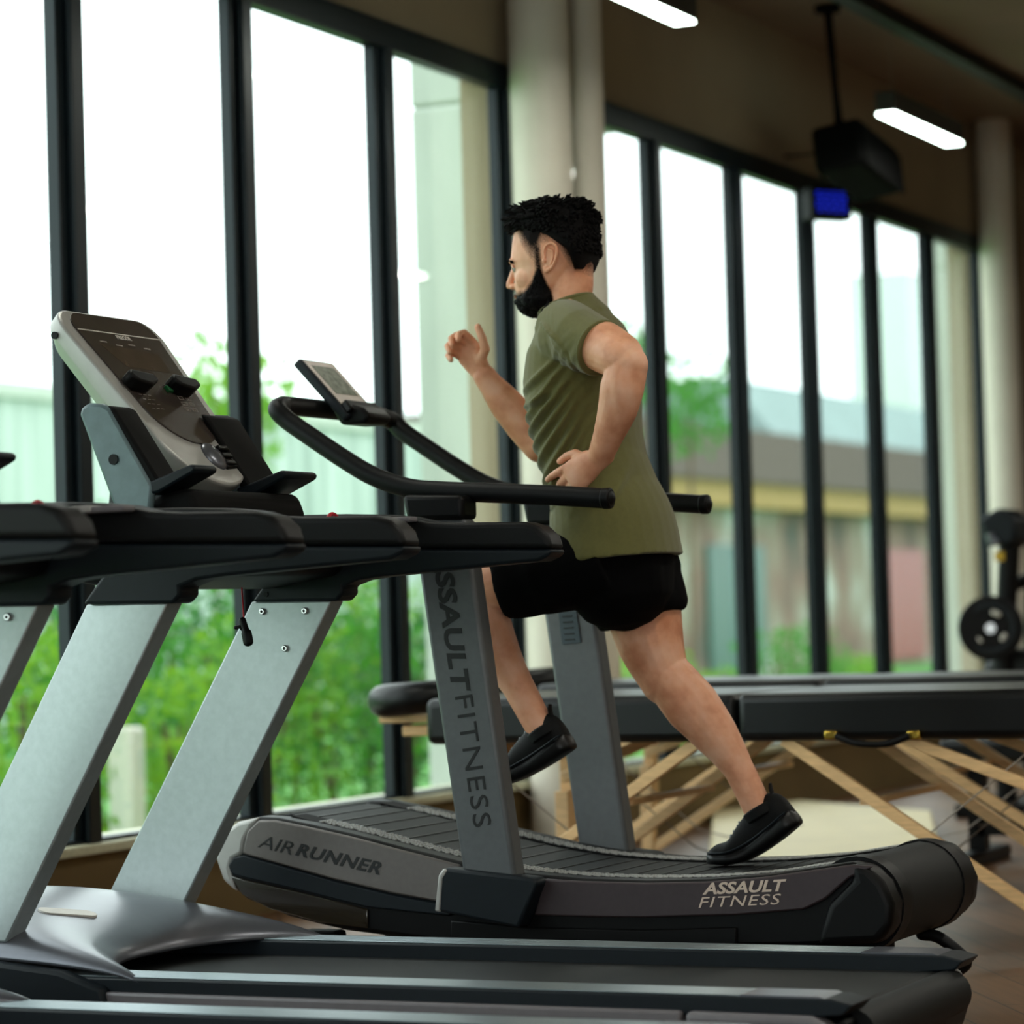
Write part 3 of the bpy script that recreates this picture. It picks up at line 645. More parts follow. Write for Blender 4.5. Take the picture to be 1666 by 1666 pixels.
O = PX(1143, 1456, Y=YN-.012); E = PX(1272, 1450, Y=YN-.012); xd = (E-O); W = xd.length; yd = Vector((0, -1, 0)).cross(xd.normalized()); yd = yd if yd.z > 0 else -yd
text('plate_lettering', 'ASSAULT', O, xd, yd, W*1.07, .0255, gold, p2, bold=.028, shear=.3)
O = PX(1137, 1477, Y=YN-.012); text('plate_lettering', 'FITNESS', O, xd, yd, W*1.05, .0225, gold, p2, bold=-.002, shear=.3, spacing=1.1)
# uprights
up_m = mat('grey_powder_coat', '#606365', .45, .3, var=.06, scale=60, bump=.1, bscale=700)
qn = XZ([(680, 845), (768, 845), (850, 1428), (765, 1428)], YN)
yu = YN-.0
def upright(q, y0, y1):
    u = MB().prism(q, y0, y1).build('upright', up_m, ar, bevel=.010, seg=3); return u
u1 = upright(qn, YN-.035, YN+.022); u2 = upright(qn, YF-.022, YF+.035)
dx = (qn[1][0]-qn[0][0])
for y in (YN-.005, YF+.007):
    MB().prism(XZ([(668, 806), (766, 806), (767, 846), (676, 848)], YN), y-.040, y+.040).build('collar', M['black'], ar, bevel=.012, seg=3)
axd = (Vector((qn[3][0], 0, qn[3][1]))-Vector((qn[0][0], 0, qn[0][1]))).normalized(); ayd = Vector((0, -1, 0)).cross(axd); ayd = ayd if ayd.x > 0 else -ayd
yf_ = YN-.035
A = PX(701, 890, Y=yf_); B = PX(739, 1128, Y=yf_); C_ = PX(740, 1134, Y=yf_); D_ = PX(771, 1347, Y=yf_)
text('upright_lettering', 'ASSAULT', A, axd, ayd, (B-A).length, .047, M['ink'], u1, bold=.030, shear=.12)
text('upright_lettering', 'FITNESS', C_, axd, ayd, (D_-C_).length, .044, M['ink'], u1, bold=-.004, spacing=1.1)
# badge on the far upright's inner face
yb = YF-.022-.002
bq = [PX(a, b, Y=yb) for a, b in ((909, 996), (938, 994), (945, 1045), (915, 1049))]
bd_ = MB().prism([(p.x, p.z) for p in bq], yb-.002, yb+.001).build('badge', mat('dark_badge', '#39474f', .4), u2)
text('badge_lettering', 'TREAD', PX(919, 999, Y=yb-.002), axd, ayd, .055, .018, M['ink'], bd_, bold=.02, depth=.0006) if False else None
m_ = MB()
for k in range(5): a = bq[0]+(bq[3]-bq[0])*(.14+.18*k)+(bq[1]-bq[0])*.2; m_.bar(a-Vector((0, .003, 0)), a+(bq[1]-bq[0])*.55-Vector((0, .003, 0)), .003, .002, up=(0, 1, 0))
m_.build('badge_marks', M['ink'], bd_, smooth=False)
# mount brackets
mt_ = XZ([(733, 1420), (742, 1408), (885, 1425), (893, 1432), (862, 1506), (728, 1478)], YN)
MB().prism(mt_, YN-.060, YN).build('mount_bracket', M['charcoal'], ar, bevel=.010, seg=3)
MB().prism(mt_, YF, YF+.060).build('mount_bracket', M['charcoal'], ar, bevel=.010, seg=3)
MB().prism(XZ([(727, 1478), (733, 1420), (741, 1409), (748, 1412), (740, 1425), (736, 1480)], YN), YN-.062, YN-.005).build('bracket_highlight', M['silver'], ar, bevel=.004)  # highlight along the near bracket's left edge, modelled as a silver strip
# handlebar loop
nb_ = [PX(a, b, Y=YN+.02) for a, b in ((985, 811), (900, 806), (800, 802), (720, 799), (665, 794), (610, 776), (560, 747), (505, 710), (468, 684), (452, 668))]
fb_ = [Vector((p.x, YF-.02, p.z)) for p in nb_]
corner = [Vector((nb_[-1].x-.012, YN+.055, nb_[-1].z+.012)), Vector((nb_[-1].x-.016, YN+.12, nb_[-1].z+.016))]
cornf = [Vector((p.x, YN+YF-p.y, p.z)) for p in reversed(corner)]
path = catmull(nb_+corner+cornf+list(reversed(fb_)), 6)
hb = MB().tube(path, .0225, 20, cap='round').build('handlebar', M['foam'], ar)
for y, k in ((YN+.02, 0), (YF-.02, 1)):
    p = nb_[0]; MB().disc((p.x+.004, y, p.z), (1, 0, 0), .0235, .022, 24).build('bar_end', M['black'], hb, bevel=.004)
# monitor
yc = YR-.01
tl, tr_ = PX(478, 591, Y=YR-.085), PX(560, 684, Y=YR-.085)
ux = (tr_-tl); Lm = ux.length; ux.normalize(); nn_ = Vector((0, 1, 0)).cross(ux); nn_ = nn_ if nn_.x > 0 else -nn_
fr = frame_pt(tl, ux, (0, 1, 0), nn_)
mo = slab(MB(), fr, [(0, 0), (Lm, 0), (Lm, .17), (0, .17)], -.006, .018).build('monitor', M['charcoal'], ar, bevel=.006)
slab(MB(), fr, [(.008, .010), (Lm*.80, .010), (Lm*.80, .160), (.008, .160)], .018, .0195).build('monitor_fascia', mat('monitor_fascia', '#b7aaa0', .4), mo, smooth=False)
slab(MB(), fr, [(.025, .03), (Lm*.62, .03), (Lm*.62, .140), (.025, .140)], .0195, .0203).build('screen', mat('lcd_screen', '#8c9388', .1, var=.3, scale=60), mo, smooth=False)
slab(MB(), fr, [(Lm*.80, .01), (Lm*.97, .0), (Lm*.97, .17), (Lm*.80, .16)], .016, .034).build('monitor_sill', M['black'], mo, bevel=.004)
jm = PX(590, 672, Y=YR-.05)
MB().prism(XZ([(546, 668), (560, 692), (600, 690), (608, 676), (596, 664), (570, 656)], YR-.05), YR-.07, YR+.05).build('monitor_mount', M['black'], ar, bevel=.01, seg=3)
cp = nb_[-1]
MB().tube([(cp.x-.016, YR, cp.z+.016), tuple(fr(Lm*.6, .085, -.01))], .022, 12).build('monitor_arm', M['black'], ar)
# feet and the rear handle
for y in (YN+.1, YF-.1):
    MB().box(-3.45, -3.35, y-.03, y+.03, 0, .19).build('foot', M['rubber'], ar, bevel=.01)
    MB().box(-2.25, -2.15, y-.03, y+.03, 0, .15).build('foot', M['rubber'], ar, bevel=.01)
rh = [PX(a, b, Y=YR+.1) for a, b in ((1500, 1520), (1525, 1524), (1555, 1545), (1572, 1565), (1560, 1578))]
MB().tube(catmull(rh, 5), .014, 12, cap='round').build('rear_handle', M['black'], ar)

# ------------------------------------------------------------------ massage tables
def table(Y0, X0, X1, zt, label, wdt=.70, cradle=True, px_c=(590, 715)):
    t = thing('massage_table', label, 'massage table', ((X0+X1)/2, Y0+wdt/2, 0), 'folding massage tables')
    Yf = Y0+wdt; xm = (X0+X1)/2
    a = MB().box(X0, xm-.0015, Y0, Yf, zt-.128, zt).build('padded_top', M['vinyl'], t, bevel=.024, seg=4)
    MB().box(xm+.0015, X1, Y0, Yf, zt-.128, zt).build('padded_top', M['vinyl'], t, bevel=.024, seg=4)
    for y in (Y0+.04, Yf-.04):
        for x, s in ((X0+.12, 1), (X1-.12, -1)):
            lg = MB().box(x-.022, x+.022, y-.018, y+.018, 0, zt-.30).build('leg', M['wood'], t, bevel=.003)
            MB().box(x-.02, x+.02, y-.018-.036*(1 if y < Y0+.3 else -1), y+.018-.036*(1 if y < Y0+.3 else -1), .22, zt-.115).build('leg_extension', M['wood'], lg, bevel=.003)
            h = MB()
            for k in range(6): h.disc((x, y-.0185 if y < Y0+.3 else y+.0185, .10+k*.05), (0, 1, 0), .0045, .001, 8)
            h.build('peg_holes', M['ink'], lg, smooth=False)
            MB().disc((x, y-.055 if y < Y0+.3 else y+.055, .30), (0, 1, 0), .014, .012, 12).build('wing_knob', M['black'], lg)
            MB().bar((x-s*.0, y, .10), (xm-s*.12, y, zt-.125), .024, .032).build('brace', M['wood'], t, bevel=.003)
            MB().bar((x, y, zt-.26), (x+s*.36, y, zt-.125), .024, .030).build('brace', M['wood'], t, bevel=.003)
            MB().tube([(x, y, zt-.14), (x+s*.42, y, .22), (xm-s*.3, y, .19)], .0022, 6).build('cable', M['cable'], t)
    for x in (X0+.12, X1-.12): MB().prism([(x-.015, zt-.2), (x+.015, zt-.2), (x+.015, zt-.115), (x-.015, zt-.115)], Y0+.03, Yf-.03).build('cross_rail', M['wood'], t, bevel=.003)
    for s in (-1, 1): MB().box(xm+s*.34-.016, xm+s*.34+.016, Y0+.045, Yf-.045, .385, .403).build('brace_tie', M['wood'], t, bevel=.003)
    if cradle:
        c = Vector((X0-.17, Y0+wdt/2, zt-.005)); n = 28; rg = [c+Vector((.125*math.cos(q), .145*math.sin(q), .008*math.cos(q))) for q in [2*math.pi*k/n*.88+.38 for k in range(n+1)]]
        MB().tube(rg, [(.048, .045)]*(n+1), 14, cap='round', ref=(0, 0, 1)).build('face_cradle', M['vinyl'], t)
        MB().box(X0-.28, X0-.05, c.y-.10, c.y+.10, zt-.075, zt-.052).build('cradle_board', M['wood'], t, bevel=.005)
        MB().box(X0-.22, X0+.02, c.y-.07, c.y+.07, zt-.115, zt-.085).build('cradle_board', M['wood'], t, bevel=.005)
        for y in (-.05, .05): MB().tube([(X0-.15, c.y+y, zt-.10), (X0+.1, c.y+y, zt-.10)], .012, 10).build('cradle_peg', M['wood'], t)
    return t
tA = table(7.35, -3.80, -1.93, .685, 'nearer black padded massage table on pale wooden legs with brass-capped handle')
for px in (1352, 1487):
    p = PX(px, 1196, Y=7.33); MB().box(p.x-.018, p.x+.018, 7.322, 7.35, p.z-.012, p.z+.012).build('brass_catch', M['gold'], tA, bevel=.005)
a = PX(1360, 1197, Y=7.32); b = PX(1480, 1197, Y=7.32)
MB().tube(catmull([a, a+Vector((.05, -.01, -.018)), (a+b)/2+Vector((0, -.012, -.022)), b+Vector((-.05, -.01, -.018)), b], 5), .009, 8).build('carry_handle', M['black'], tA)
table(8.62, -4.05, -2.10, .69, 'farther black massage table behind the first one, nearest the window', wdt=.66)

# ------------------------------------------------------------------ things on the floor beyond
pf = PX(1130, 1390, Z=.06)
q_ = [PX(a, b, Z=.05) for a, b in ((1150, 1415), (1520, 1418), (1525, 1360), (1515, 1318), (1300, 1302), (1160, 1318))]
pl_ = MB().add([tuple(p) for p in q_]+[(p.x, p.y, 0) for p in q_], [(0, 1, 2, 3, 4, 5), (11, 10, 9, 8, 7, 6)]+[(i, i+6, (i+1) % 6+6, (i+1) % 6) for i in range(6)]).build('platform', mat('cream_board', '#e0d2a6', .5, var=.06, scale=6), bevel=.01)
tag(pl_, 'low cream plywood platform on the floor beyond the massage tables', 'platform')
def crate(px, py, Y, sx, sy, sz, name, label, m, cat):
    p = PX(px, py, Y=Y); o = MB().box(p.x-sx/2, p.x+sx/2, Y, Y+sy, 0, sz).build(name, m, bevel=.03, seg=3); tag(o, label, cat); return o
def bench(px, Y, L, label):
    p = PX(px, 1300, Y=Y); t = thing('weight_bench', label, 'bench', (p.x, Y, 0))
    MB().box(p.x-L/2, p.x+L/2, Y-.14, Y+.14, .36, .44).build('pad', M['vinyl'], t, bevel=.02, seg=3)
    for s in (-1, 1):
        MB().box(p.x+s*L*.38-.03, p.x+s*L*.38+.03, Y-.03, Y+.03, .04, .36).build('post', M['black'], t)
        MB().box(p.x+s*L*.38-.04, p.x+s*L*.38+.04, Y-.26, Y+.26, 0, .05).build('foot', M['black'], t, bevel=.01)
    MB().box(p.x-L*.38, p.x+L*.38, Y-.03, Y+.03, .10, .16).build('spine', M['black'], t)
bench(1730, 10.0, .8, 'black flat weight bench on the floor behind the right end of the massage tables')
# dark rubber stack, low box

# ------------------------------------------------------------------ weight machine at the right edge
p = PX(1625, 1020, Y=12.3); t = thing('weight_machine', 'black plate-loaded weight machine standing at the right edge', 'gym machine', (p.x, p.y, 0))
k = 1/345.
def at(a, b, dy=0.): return PX(a, b, Y=12.3+dy)
MB().tube([at(1645, 830), at(1632, 1110), Vector((at(1632, 1110).x, 12.3, 0))], .045, 10).build('post', M['black'], t)
MB().tube([at(1690, 850, .5), at(1680, 1200, .5), Vector((at(1680, 1100, .5).x, 12.8, 0))], .05, 10).build('post', M['black'], t)
MB().prism([(q.x, q.z) for q in (at(1602, 846), at(1634, 826), at(1662, 842), at(1664, 880), at(1640, 895), at(1612, 870))], 12.2, 12.45).build('shroud', M['charcoal'], t, bevel=.02)
MB().tube([at(1610, 868, -.1), at(1614, 885, -.1), at(1624, 880, -.1)], .02, 8).build('pulley_arm', M['silver_dark'], t)
MB().box(at(1632, 905).x-.02, at(1632, 905).x+.02, 12.24, 12.25, at(1632, 905).z-.02, at(1632, 905).z+.02).build('yellow_label', mat('yellow_label', '#c8a020', .5), t)
MB().tube([at(1632, 960, .1), at(1700, 930, .1)], .03, 10).build('lever', M['black'], t)
MB().box(at(1600, 1000).x-.1, at(1660, 1000).x+.2, 12.1, 12.7, 0, .06).build('base', M['black'], t, bevel=.01)
MB().prism([(q.x, q.z) for q in (at(1590, 1100), at(1625, 1055), at(1700, 1060), at(1700, 1120))], 12.3, 12.6).build('seat', M['vinyl'], t, bevel=.03)
c = at(1612, 1022, -.2); pd = Vector((-.25, 1, 0)).normalized()
wp = thing('weight_plate', 'round black weight plate with pale markings loaded on the machine at the right edge', 'weight plate', c)
MB().disc(c, pd, .138, .045, 40).build('disc', M['black'], wp, bevel=.01, seg=3)
MB().tube([c-pd*.03+Vector((.098*math.cos(a), 0, .098*math.sin(a))) for a in [2*math.pi*k/32 for k in range(33)]], .010, 8).build('rim', M['charcoal'], wp)
MB().disc(c-pd*.028, pd, .022, .03, 20).build('hub', M['steel'], wp)
m_ = MB()
for a0, a1 in ((1.0, 1.35), (3.6, 4.0), (5.55, 5.8)): m_.tube([c-pd*.026+Vector((.068*math.cos(a0+(a1-a0)*k/5), 0, .068*math.sin(a0+(a1-a0)*k/5))) for k in range(6)], .011, 8, cap='round')
m_.build('marking', M['white'], wp)
# ------------------------------------------------------------------ the runner
YP = 6.24
PR = thing('person', 'bearded man in olive t-shirt and black shorts running on the curved treadmill', 'person', PX(1170, 1405, Y=YP))
def P(px, py, dy=0.): return PX(px, py, Y=YP+dy)
def fused(name, mb, m, voxel, smooth, parent, fn=None, attr=None):
    """one continuous surface grown from overlapping volumes, then shaped point by point with fn(position, normal)"""
    o = mb.build(name+'_src', m, None, smooth=False)
    r = o.modifiers.new('r', 'REMESH'); r.mode = 'VOXEL'; r.voxel_size = voxel
    s_ = o.modifiers.new('s', 'SMOOTH'); s_.factor = .5; s_.iterations = smooth
    me = evaluated_mesh(o); bpy.data.objects.remove(o)
    n = len(me.vertices); co = np.empty(n*3, np.float32); me.vertices.foreach_get('co', co); co = co.reshape(-1, 3)
    no = np.empty(n*3, np.float32); me.vertex_normals.foreach_get('vector', no); no = no.reshape(-1, 3)
    if fn is not None: co = fn(co.astype(np.float64), no.astype(np.float64))
    L = np.array(rootloc(parent)); me.vertices.foreach_set('co', (co-L).astype(np.float32).ravel())
    if attr:
        for k, g in attr.items():
            a = me.attributes.new(k, 'FLOAT', 'POINT'); a.data.foreach_set('value', g(co, no).astype(np.float32))
    me.polygons.foreach_set('use_smooth', [True]*len(me.polygons)); me.update()
    ob = bpy.data.objects.new(name, me); COL.objects.link(ob)
    if parent is not None: ob.parent = parent
    return ob
def g3(co, c, r): return np.exp(-(((co-np.array(c))/np.array(r))**2).sum(1))

# --- head frame: f forward (-X), s toward the camera side (-Y), z up
HC = P(897, 402)
def H(f, s, z): return Vector((HC.x-f, HC.y-s, HC.z+z))
hd = MB(); sl = [(.101, .012, -.045, .026), (.094, .045, -.075, .050), (.078, .070, -.092, .065), (.050, .087, -.101, .075), (.015, .0945, -.104, .0785), (-.015, .099, -.103, .078), (-.032, .1005, -.099, .0765), (-.050, .093, -.092, .073),
      (-.070, .092, -.078, .070), (-.090, .0915, -.060, .067), (-.108, .088, -.042, .062), (-.125, .084, -.022, .053), (-.142, .074, .000, .040), (-.153, .056, .020, .024)]
v = []; f = []; N = 28
for z, xf, xb, b in sl:
    c = (xf+xb)/2; a = (xf-xb)/2
    for j in range(N):
        t = 2*math.pi*j/N; ct, st = math.cos(t), math.sin(t); e = 2/2.25
        X = math.copysign(abs(ct)**e, ct)*a+c; Y = math.copysign(abs(st)**e, st)*b*(1-.16*max(0, ct)**1.5)
        v.append(H(X, Y, z))
m = len(sl)
for i in range(m-1):
    for j in range(N): f.append((i*N+j, i*N+(j+1) % N, (i+1)*N+(j+1) % N, (i+1)*N+j))
f.append(tuple(range(N-1, -1, -1))); f.append(tuple((m-1)*N+j for j in range(N)))
hd.add(v, f)
B = MB(); B.v, B.f = hd.v, hd.f
B.tube([H(.0945, 0, -.040), H(.102, 0, -.058), H(.111, 0, -.077), H(.112, 0, -.083)], [.008, .0085, .0085, .0080], 12, cap='round'); B.ball(H(.101, 0, -.086), (.012, .011, .0075), 12)          # nose
for s in (-1, 1):
    B.ball(H(.097, s*.0115, -.087), (.010, .007, .007), 12)
    B.tube([H(.0945, s*.010, -.030), H(.083, s*.042, -.031)], [.0085, .0085], 10, cap='round')                            # brow
    B.ball(H(.040, s*.046, -.074), (.034, .022, .028), 12)                                                              # cheek
    B.ball(H(.02, s*.052, -.112), (.035, .014, .03), 12)                                                               # jaw
B.tube([H(.088, -.016, -.1105), H(.093, 0, -.110), H(.088, .016, -.1105)], .0055, 8, cap='round')
B.tube([H(.084, -.014, -.121), H(.090, 0, -.122), H(.084, .014, -.121)], .0062, 8, cap='round')
# neck, trunk
B.tube([H(-.042, 0, -.03), P(927, 462), P(924, 490), P(937, 526)], [(.056, .060), (.054, .056), (.057, .058), (.078, .07)], 20, cap='round', ref=(0, 1, 0))
B.tube([P(935, 528), P(946, 560), P(949, 620), P(952, 680), P(966, 755), P(985, 820), P(1002, 880), P(1008, 900)], [(.10, .07), (.155, .095), (.165, .11), (.155, .105), (.14, .095), (.145, .10), (.155, .115), (.14, .10)], 24, cap='round', ref=(0, 1, 0))
def limb(pts, rad, n=20): B.tube(catmull(pts, 5), [r for i in range(len(rad)-1) for r in [tuple(np.array(rad[i])*(1-k/5)+np.array(rad[i+1])*k/5) for k in range(5)]]+[rad[-1]], n, cap='round', ref=(0, 1, 0))
# left (near) arm: elbow driven back
limb([P(950, 548, -.15), P(985, 566, -.215), P(1012, 582, -.255), P(1024, 592, -.265)], [(.055, .058), (.055, .058), (.050, .052), (.040, .042)])
B.ball(P(1034, 594, -.268), (.026, .026, .028), 14)
limb([P(1022, 592, -.262), P(1012, 632, -.262), P(1004, 668, -.252), P(989, 710, -.235), P(977, 741, -.215)], [(.042, .046), (.046, .050), (.043, .045), (.034, .034), (.025, .030)])
# right (far) arm: forward
limb([P(915, 560, .17), P(905, 640, .22), P(882, 722, .22)], [(.055, .055), (.052, .052), (.044, .046)])
limb([P(880, 725, .22), P(852, 690, .215), P(822, 655, .20), P(799, 626, .18), P(788, 611, .17)], [(.042, .044), (.044, .047), (.040, .042), (.029, .031), (.025, .029)])
# left (near) leg forward
limb([P(985, 908, -.075), P(930, 925, -.095), P(850, 942, -.11), P(768, 952, -.11)], [(.07, .07), (.08, .082), (.076, .076), (.060, .060)])
limb([P(766, 952, -.11), P(790, 1010, -.11), P(810, 1060, -.11), P(842, 1115, -.11), P(882, 1190, -.11)], [(.056, .058), (.056, .058), (.050, .052), (.037, .038), (.030, .034)])
B.ball(P(760, 950, -.11), (.035, .04, .04), 12)
# right (far) leg back
limb([P(1022, 935, .08), P(1044, 985, .09), P(1060, 1050, .09), P(1082, 1106, .09)], [(.085, .085), (.09, .092), (.078, .078), (.058, .060)])
limb([P(1088, 1103, .09), P(1128, 1150, .09), P(1166, 1198, .09), P(1201, 1250, .09), P(1236, 1322, .09)], [(.058, .060), (.060, .064), (.050, .053), (.035, .036), (.029, .034)])
B.ball(P(1066, 1098, .09), (.035, .04, .04), 12)

def hand(wr, u, n, s, curls, lens, spread, thumb, scale=1.0, cupt=.0):
    """u toward the fingers, n out of the palm, s toward the thumb"""
    u = u.normalized(); s = (s-s.dot(u)*u).normalized(); n = (n-n.dot(u)*u-n.dot(s)*s).normalized()
    B.tube([wr-u*.02, wr+u*.012, wr+u*.04, wr+u*.07, wr+u*.085], [(.027, .020), (.029, .018), (.036, .0165), (.039, .0145), (.037, .011)], 18, cap='round', ref=s)
    B.ball(wr+u*.035+s*.024+n*.008, (.024, .014, .013), 12, (u, s, n))
    for k, (cu, ln, sp) in enumerate(zip(curls, lens, spread)):
        off = (.028, .0095, -.0095, -.027)[k]; p = wr+u*(.080, .086, .083, .074)[k]+s*off+n*.002
        a = 0.; pts = [p-u*.015]; rr = [.0104]
        for q, (fr_, c) in enumerate(zip((.46, .30, .24), cu)):
            a += R(c); d = u*math.cos(a)+n*math.sin(a)+s*sp*math.cos(a); d.normalize()
            pts.append(pts[-1] if False else (p if q == 0 else pts[-1])) if q == 0 else None
            p = p+d*ln*fr_; pts.append(p); rr += ([.0104] if q == 0 else [])+[(.0094, .0086, .0074)[q]]
        B.tube(pts, rr, 10, cap='round')
    p = wr+u*.030+s*.026+n*.006; pts = [p-s*.012]; rr = [.013]
    for d, l, r_ in thumb:
        dd = (u*d[0]+s*d[1]+n*d[2]).normalized(); p = p+dd*l; pts.append(p); rr.append(r_)
    B.tube(pts, rr, 10, cap='round')
# near (left) hand: relaxed, back of the hand to the camera
hand(P(974, 745, -.213), Vector((-.86, .12, -.50)), Vector((.05, .97, -.15)), Vector((-.35, 0, .9)),
     [(8, 14, 10), (18, 28, 18), (26, 34, 20), (34, 38, 22)], [.078, .084, .078, .062], [.16, .04, -.06, -.16], [((.75, .65, .25), .032, .0115), ((.93, .30, .15), .026, .010), ((.98, .05, .15), .022, .0085)])
# far (right) hand: raised, palm to the camera, fingers curling, thumb up
hand(P(787, 611, .168), Vector((-.50, -.12, .86)), Vector((.30, -.92, .12)), Vector((.86, -.25, .5)),
     [(30, 62, 45), (36, 66, 45), (42, 66, 45), (48, 66, 45)], [.076, .083, .078, .062], [.10, .02, -.08, -.20], [((.45, .85, .25), .034, .0125), ((.9, .42, .12), .030, .0105), ((1., .22, .0), .026, .009)])

def hairline(co):
    f = HC.x-co[:, 0]; s = np.abs(HC.y-co[:, 1]); z = co[:, 2]-HC.z
    return f, s, z
def beard_w(co, no):
    f, s, z = hairline(co)
    lo = np.interp(f, [-.06, -.012, .003, .022, .045, .075, .10], [-.030, -.040, -.046, -.082, -.103, -.104, -.094])   # upper edge of the beard
    edge = (lo-z+.004)/.020
    back = (f+.006+.30*np.clip(-.055-z, 0, .1))/.008                                       # behind the jaw: none
    under = (z+.168)/.01
    w = np.clip(edge, 0, 1)*np.clip(back, 0, 1)*np.clip(under, 0, 1)
    lips = g3(co, H(.095, 0, -.1155), (.014, .021, .0085)); w = w*(1-np.clip(lips*1.8, 0, 1))
    burn = np.clip((f+.010)/.008, 0, 1)*np.clip((.014-f)/.01, 0, 1)*np.clip((z+.07)/.01, 0, 1)*np.clip((.0-z)/.01, 0, 1)*.62*(s > .04)
    head = (np.abs(f) < .16)*(z > -.185)*(s < .12)
    return np.maximum(w, burn)*head
def fade_w(co, no):
    f, s, z = hairline(co)
    # cropped sides: above and behind the ear, down to the nape
    top = np.clip((z-np.interp(f, [-.2, -.10, -.085, -.068, -.055, -.035, -.01, .005, .018, .032, .046, .06, .08, .1], [-.078, -.082, -.074, -.058, -.024, .0, -.006, -.042, -.040, -.022, -.002, .026, .042, .06]))/.055, 0, 1)
    return top*(np.abs(f) < .17)*(z > -.12)*(s < .12)
def skin_fn(co, no):
    c = co.copy()
    for s in (-1, 1):
        c -= no*(.0035*g3(co, H(.088, s*.031, -.048), (.012, .014, .008)))[:, None]      # eye sockets
        c += no*(.003*g3(co, P(1110, 1155, .09-s*.03), (.05, .05, .05)))[:, None]
    # muscle relief on arms and legs
    c += no*(.004*g3(co, P(1000, 628, -.30), (.02, .05, .05)))[:, None]
    c -= no*(.004*g3(co, P(995, 640, -.30), (.012, .05, .07)))[:, None]
    c -= no*(.005*g3(co, P(1052, 1078, .04), (.02, .05, .03)))[:, None]
    c -= no*(.004*g3(co, P(1140, 1180, .04), (.015, .05, .06)))[:, None]
    c += no*(.003*g3(co, P(815, 1045, -.15), (.03, .05, .06)))[:, None]
    return c
skin = bpy.data.materials.new('skin'); skin.use_nodes = True; nt = skin.node_tree; b = nt.nodes['Principled BSDF']
tc = nt.nodes.new('ShaderNodeTexCoord'); n1 = nt.nodes.new('ShaderNodeTexNoise'); n1.inputs['Scale'].default_value = 14; n1.inputs['Detail'].default_value = 5; nt.links.new(tc.outputs['Object'], n1.inputs[0])
r = nt.nodes.new('ShaderNodeValToRGB'); nt.links.new(n1.outputs['Fac'], r.inputs[0]); e = r.color_ramp.elements; e[0].position = .3; e[0].color = lin('#cc8662'); e[1].position = .7; e[1].color = lin('#f0bb9c'); x = e.new(.5); x.color = lin('#e6a683')
n2 = nt.nodes.new('ShaderNodeTexNoise'); n2.inputs['Scale'].default_value = 420; n2.inputs['Detail'].default_value = 2; nt.links.new(tc.outputs['Object'], n2.inputs[0])
masks = []
def hairmix(prev, attr, col, lo, hi):
    a = nt.nodes.new('ShaderNodeAttribute'); a.attribute_name = attr
    ad = nt.nodes.new('ShaderNodeMath'); ad.operation = 'MULTIPLY_ADD'; nt.links.new(n2.outputs['Fac'], ad.inputs[0]); ad.inputs[1].default_value = .9; nt.links.new(a.outputs['Fac'], ad.inputs[2])
    mr = nt.nodes.new('ShaderNodeMapRange'); mr.inputs['From Min'].default_value = lo; mr.inputs['From Max'].default_value = hi; nt.links.new(ad.outputs[0], mr.inputs[0])
    mu = nt.nodes.new('ShaderNodeMath'); mu.operation = 'MULTIPLY'; nt.links.new(mr.outputs[0], mu.inputs[0])
    gt = nt.nodes.new('ShaderNodeMath'); gt.operation = 'MULTIPLY'; gt.use_clamp = True; nt.links.new(a.outputs['Fac'], gt.inputs[0]); gt.inputs[1].default_value = 8; nt.links.new(gt.outputs[0], mu.inputs[1])
    mx = nt.nodes.new('ShaderNodeMix'); mx.data_type = 'RGBA'; nt.links.new(mu.outputs[0], mx.inputs[0]); nt.links.new(prev, mx.inputs[6]); mx.inputs[7].default_value = lin(col); masks.append(mu.outputs[0]); return mx.outputs[2]
o1_ = hairmix(r.outputs[0], 'beard', '#120c09', .45, 1.05); o2_ = hairmix(o1_, 'fade', '#120b08', .40, 1.15)
a = nt.nodes.new('ShaderNodeAttribute'); a.attribute_name = 'lips'; mx = nt.nodes.new('ShaderNodeMix'); mx.data_type = 'RGBA'; nt.links.new(a.outputs['Fac'], mx.inputs[0]); nt.links.new(o2_, mx.inputs[6]); mx.inputs[7].default_value = lin('#b0655a')
nt.links.new(mx.outputs[2], b.inputs['Base Color']); b.inputs['Roughness'].default_value = .5; b.inputs['Specular IOR Level'].default_value = .4; b.inputs['Subsurface Weight'].default_value = .12; b.inputs['Subsurface Scale'].default_value = .012; b.inputs['Subsurface Radius'].default_value = (1, .35, .2)
mm_ = nt.nodes.new('ShaderNodeMath'); mm_.operation = 'MAXIMUM'; nt.links.new(masks[0], mm_.inputs[0]); nt.links.new(masks[1], mm_.inputs[1])
ms_ = nt.nodes.new('ShaderNodeMapRange'); ms_.inputs['To Min'].default_value = .4; ms_.inputs['To Max'].default_value = .05; nt.links.new(mm_.outputs[0], ms_.inputs[0]); nt.links.new(ms_.outputs[0], b.inputs['Specular IOR Level'])
bp_ = nt.nodes.new('ShaderNodeBump'); bp_.inputs['Strength'].default_value = .12; bp_.inputs['Distance'].default_value = .001; nt.links.new(n2.outputs['Fac'], bp_.inputs['Height']); nt.links.new(bp_.outputs[0], b.inputs['Normal'])
def lips_w(co, no): return np.clip(g3(co, H(.096, 0, -.1155), (.012, .017, .0085))*1.6-.3, 0, 1)
body = fused('body', B, skin, .0030, 3, PR, skin_fn, dict(beard=beard_w, fade=fade_w, lips=lips_w))

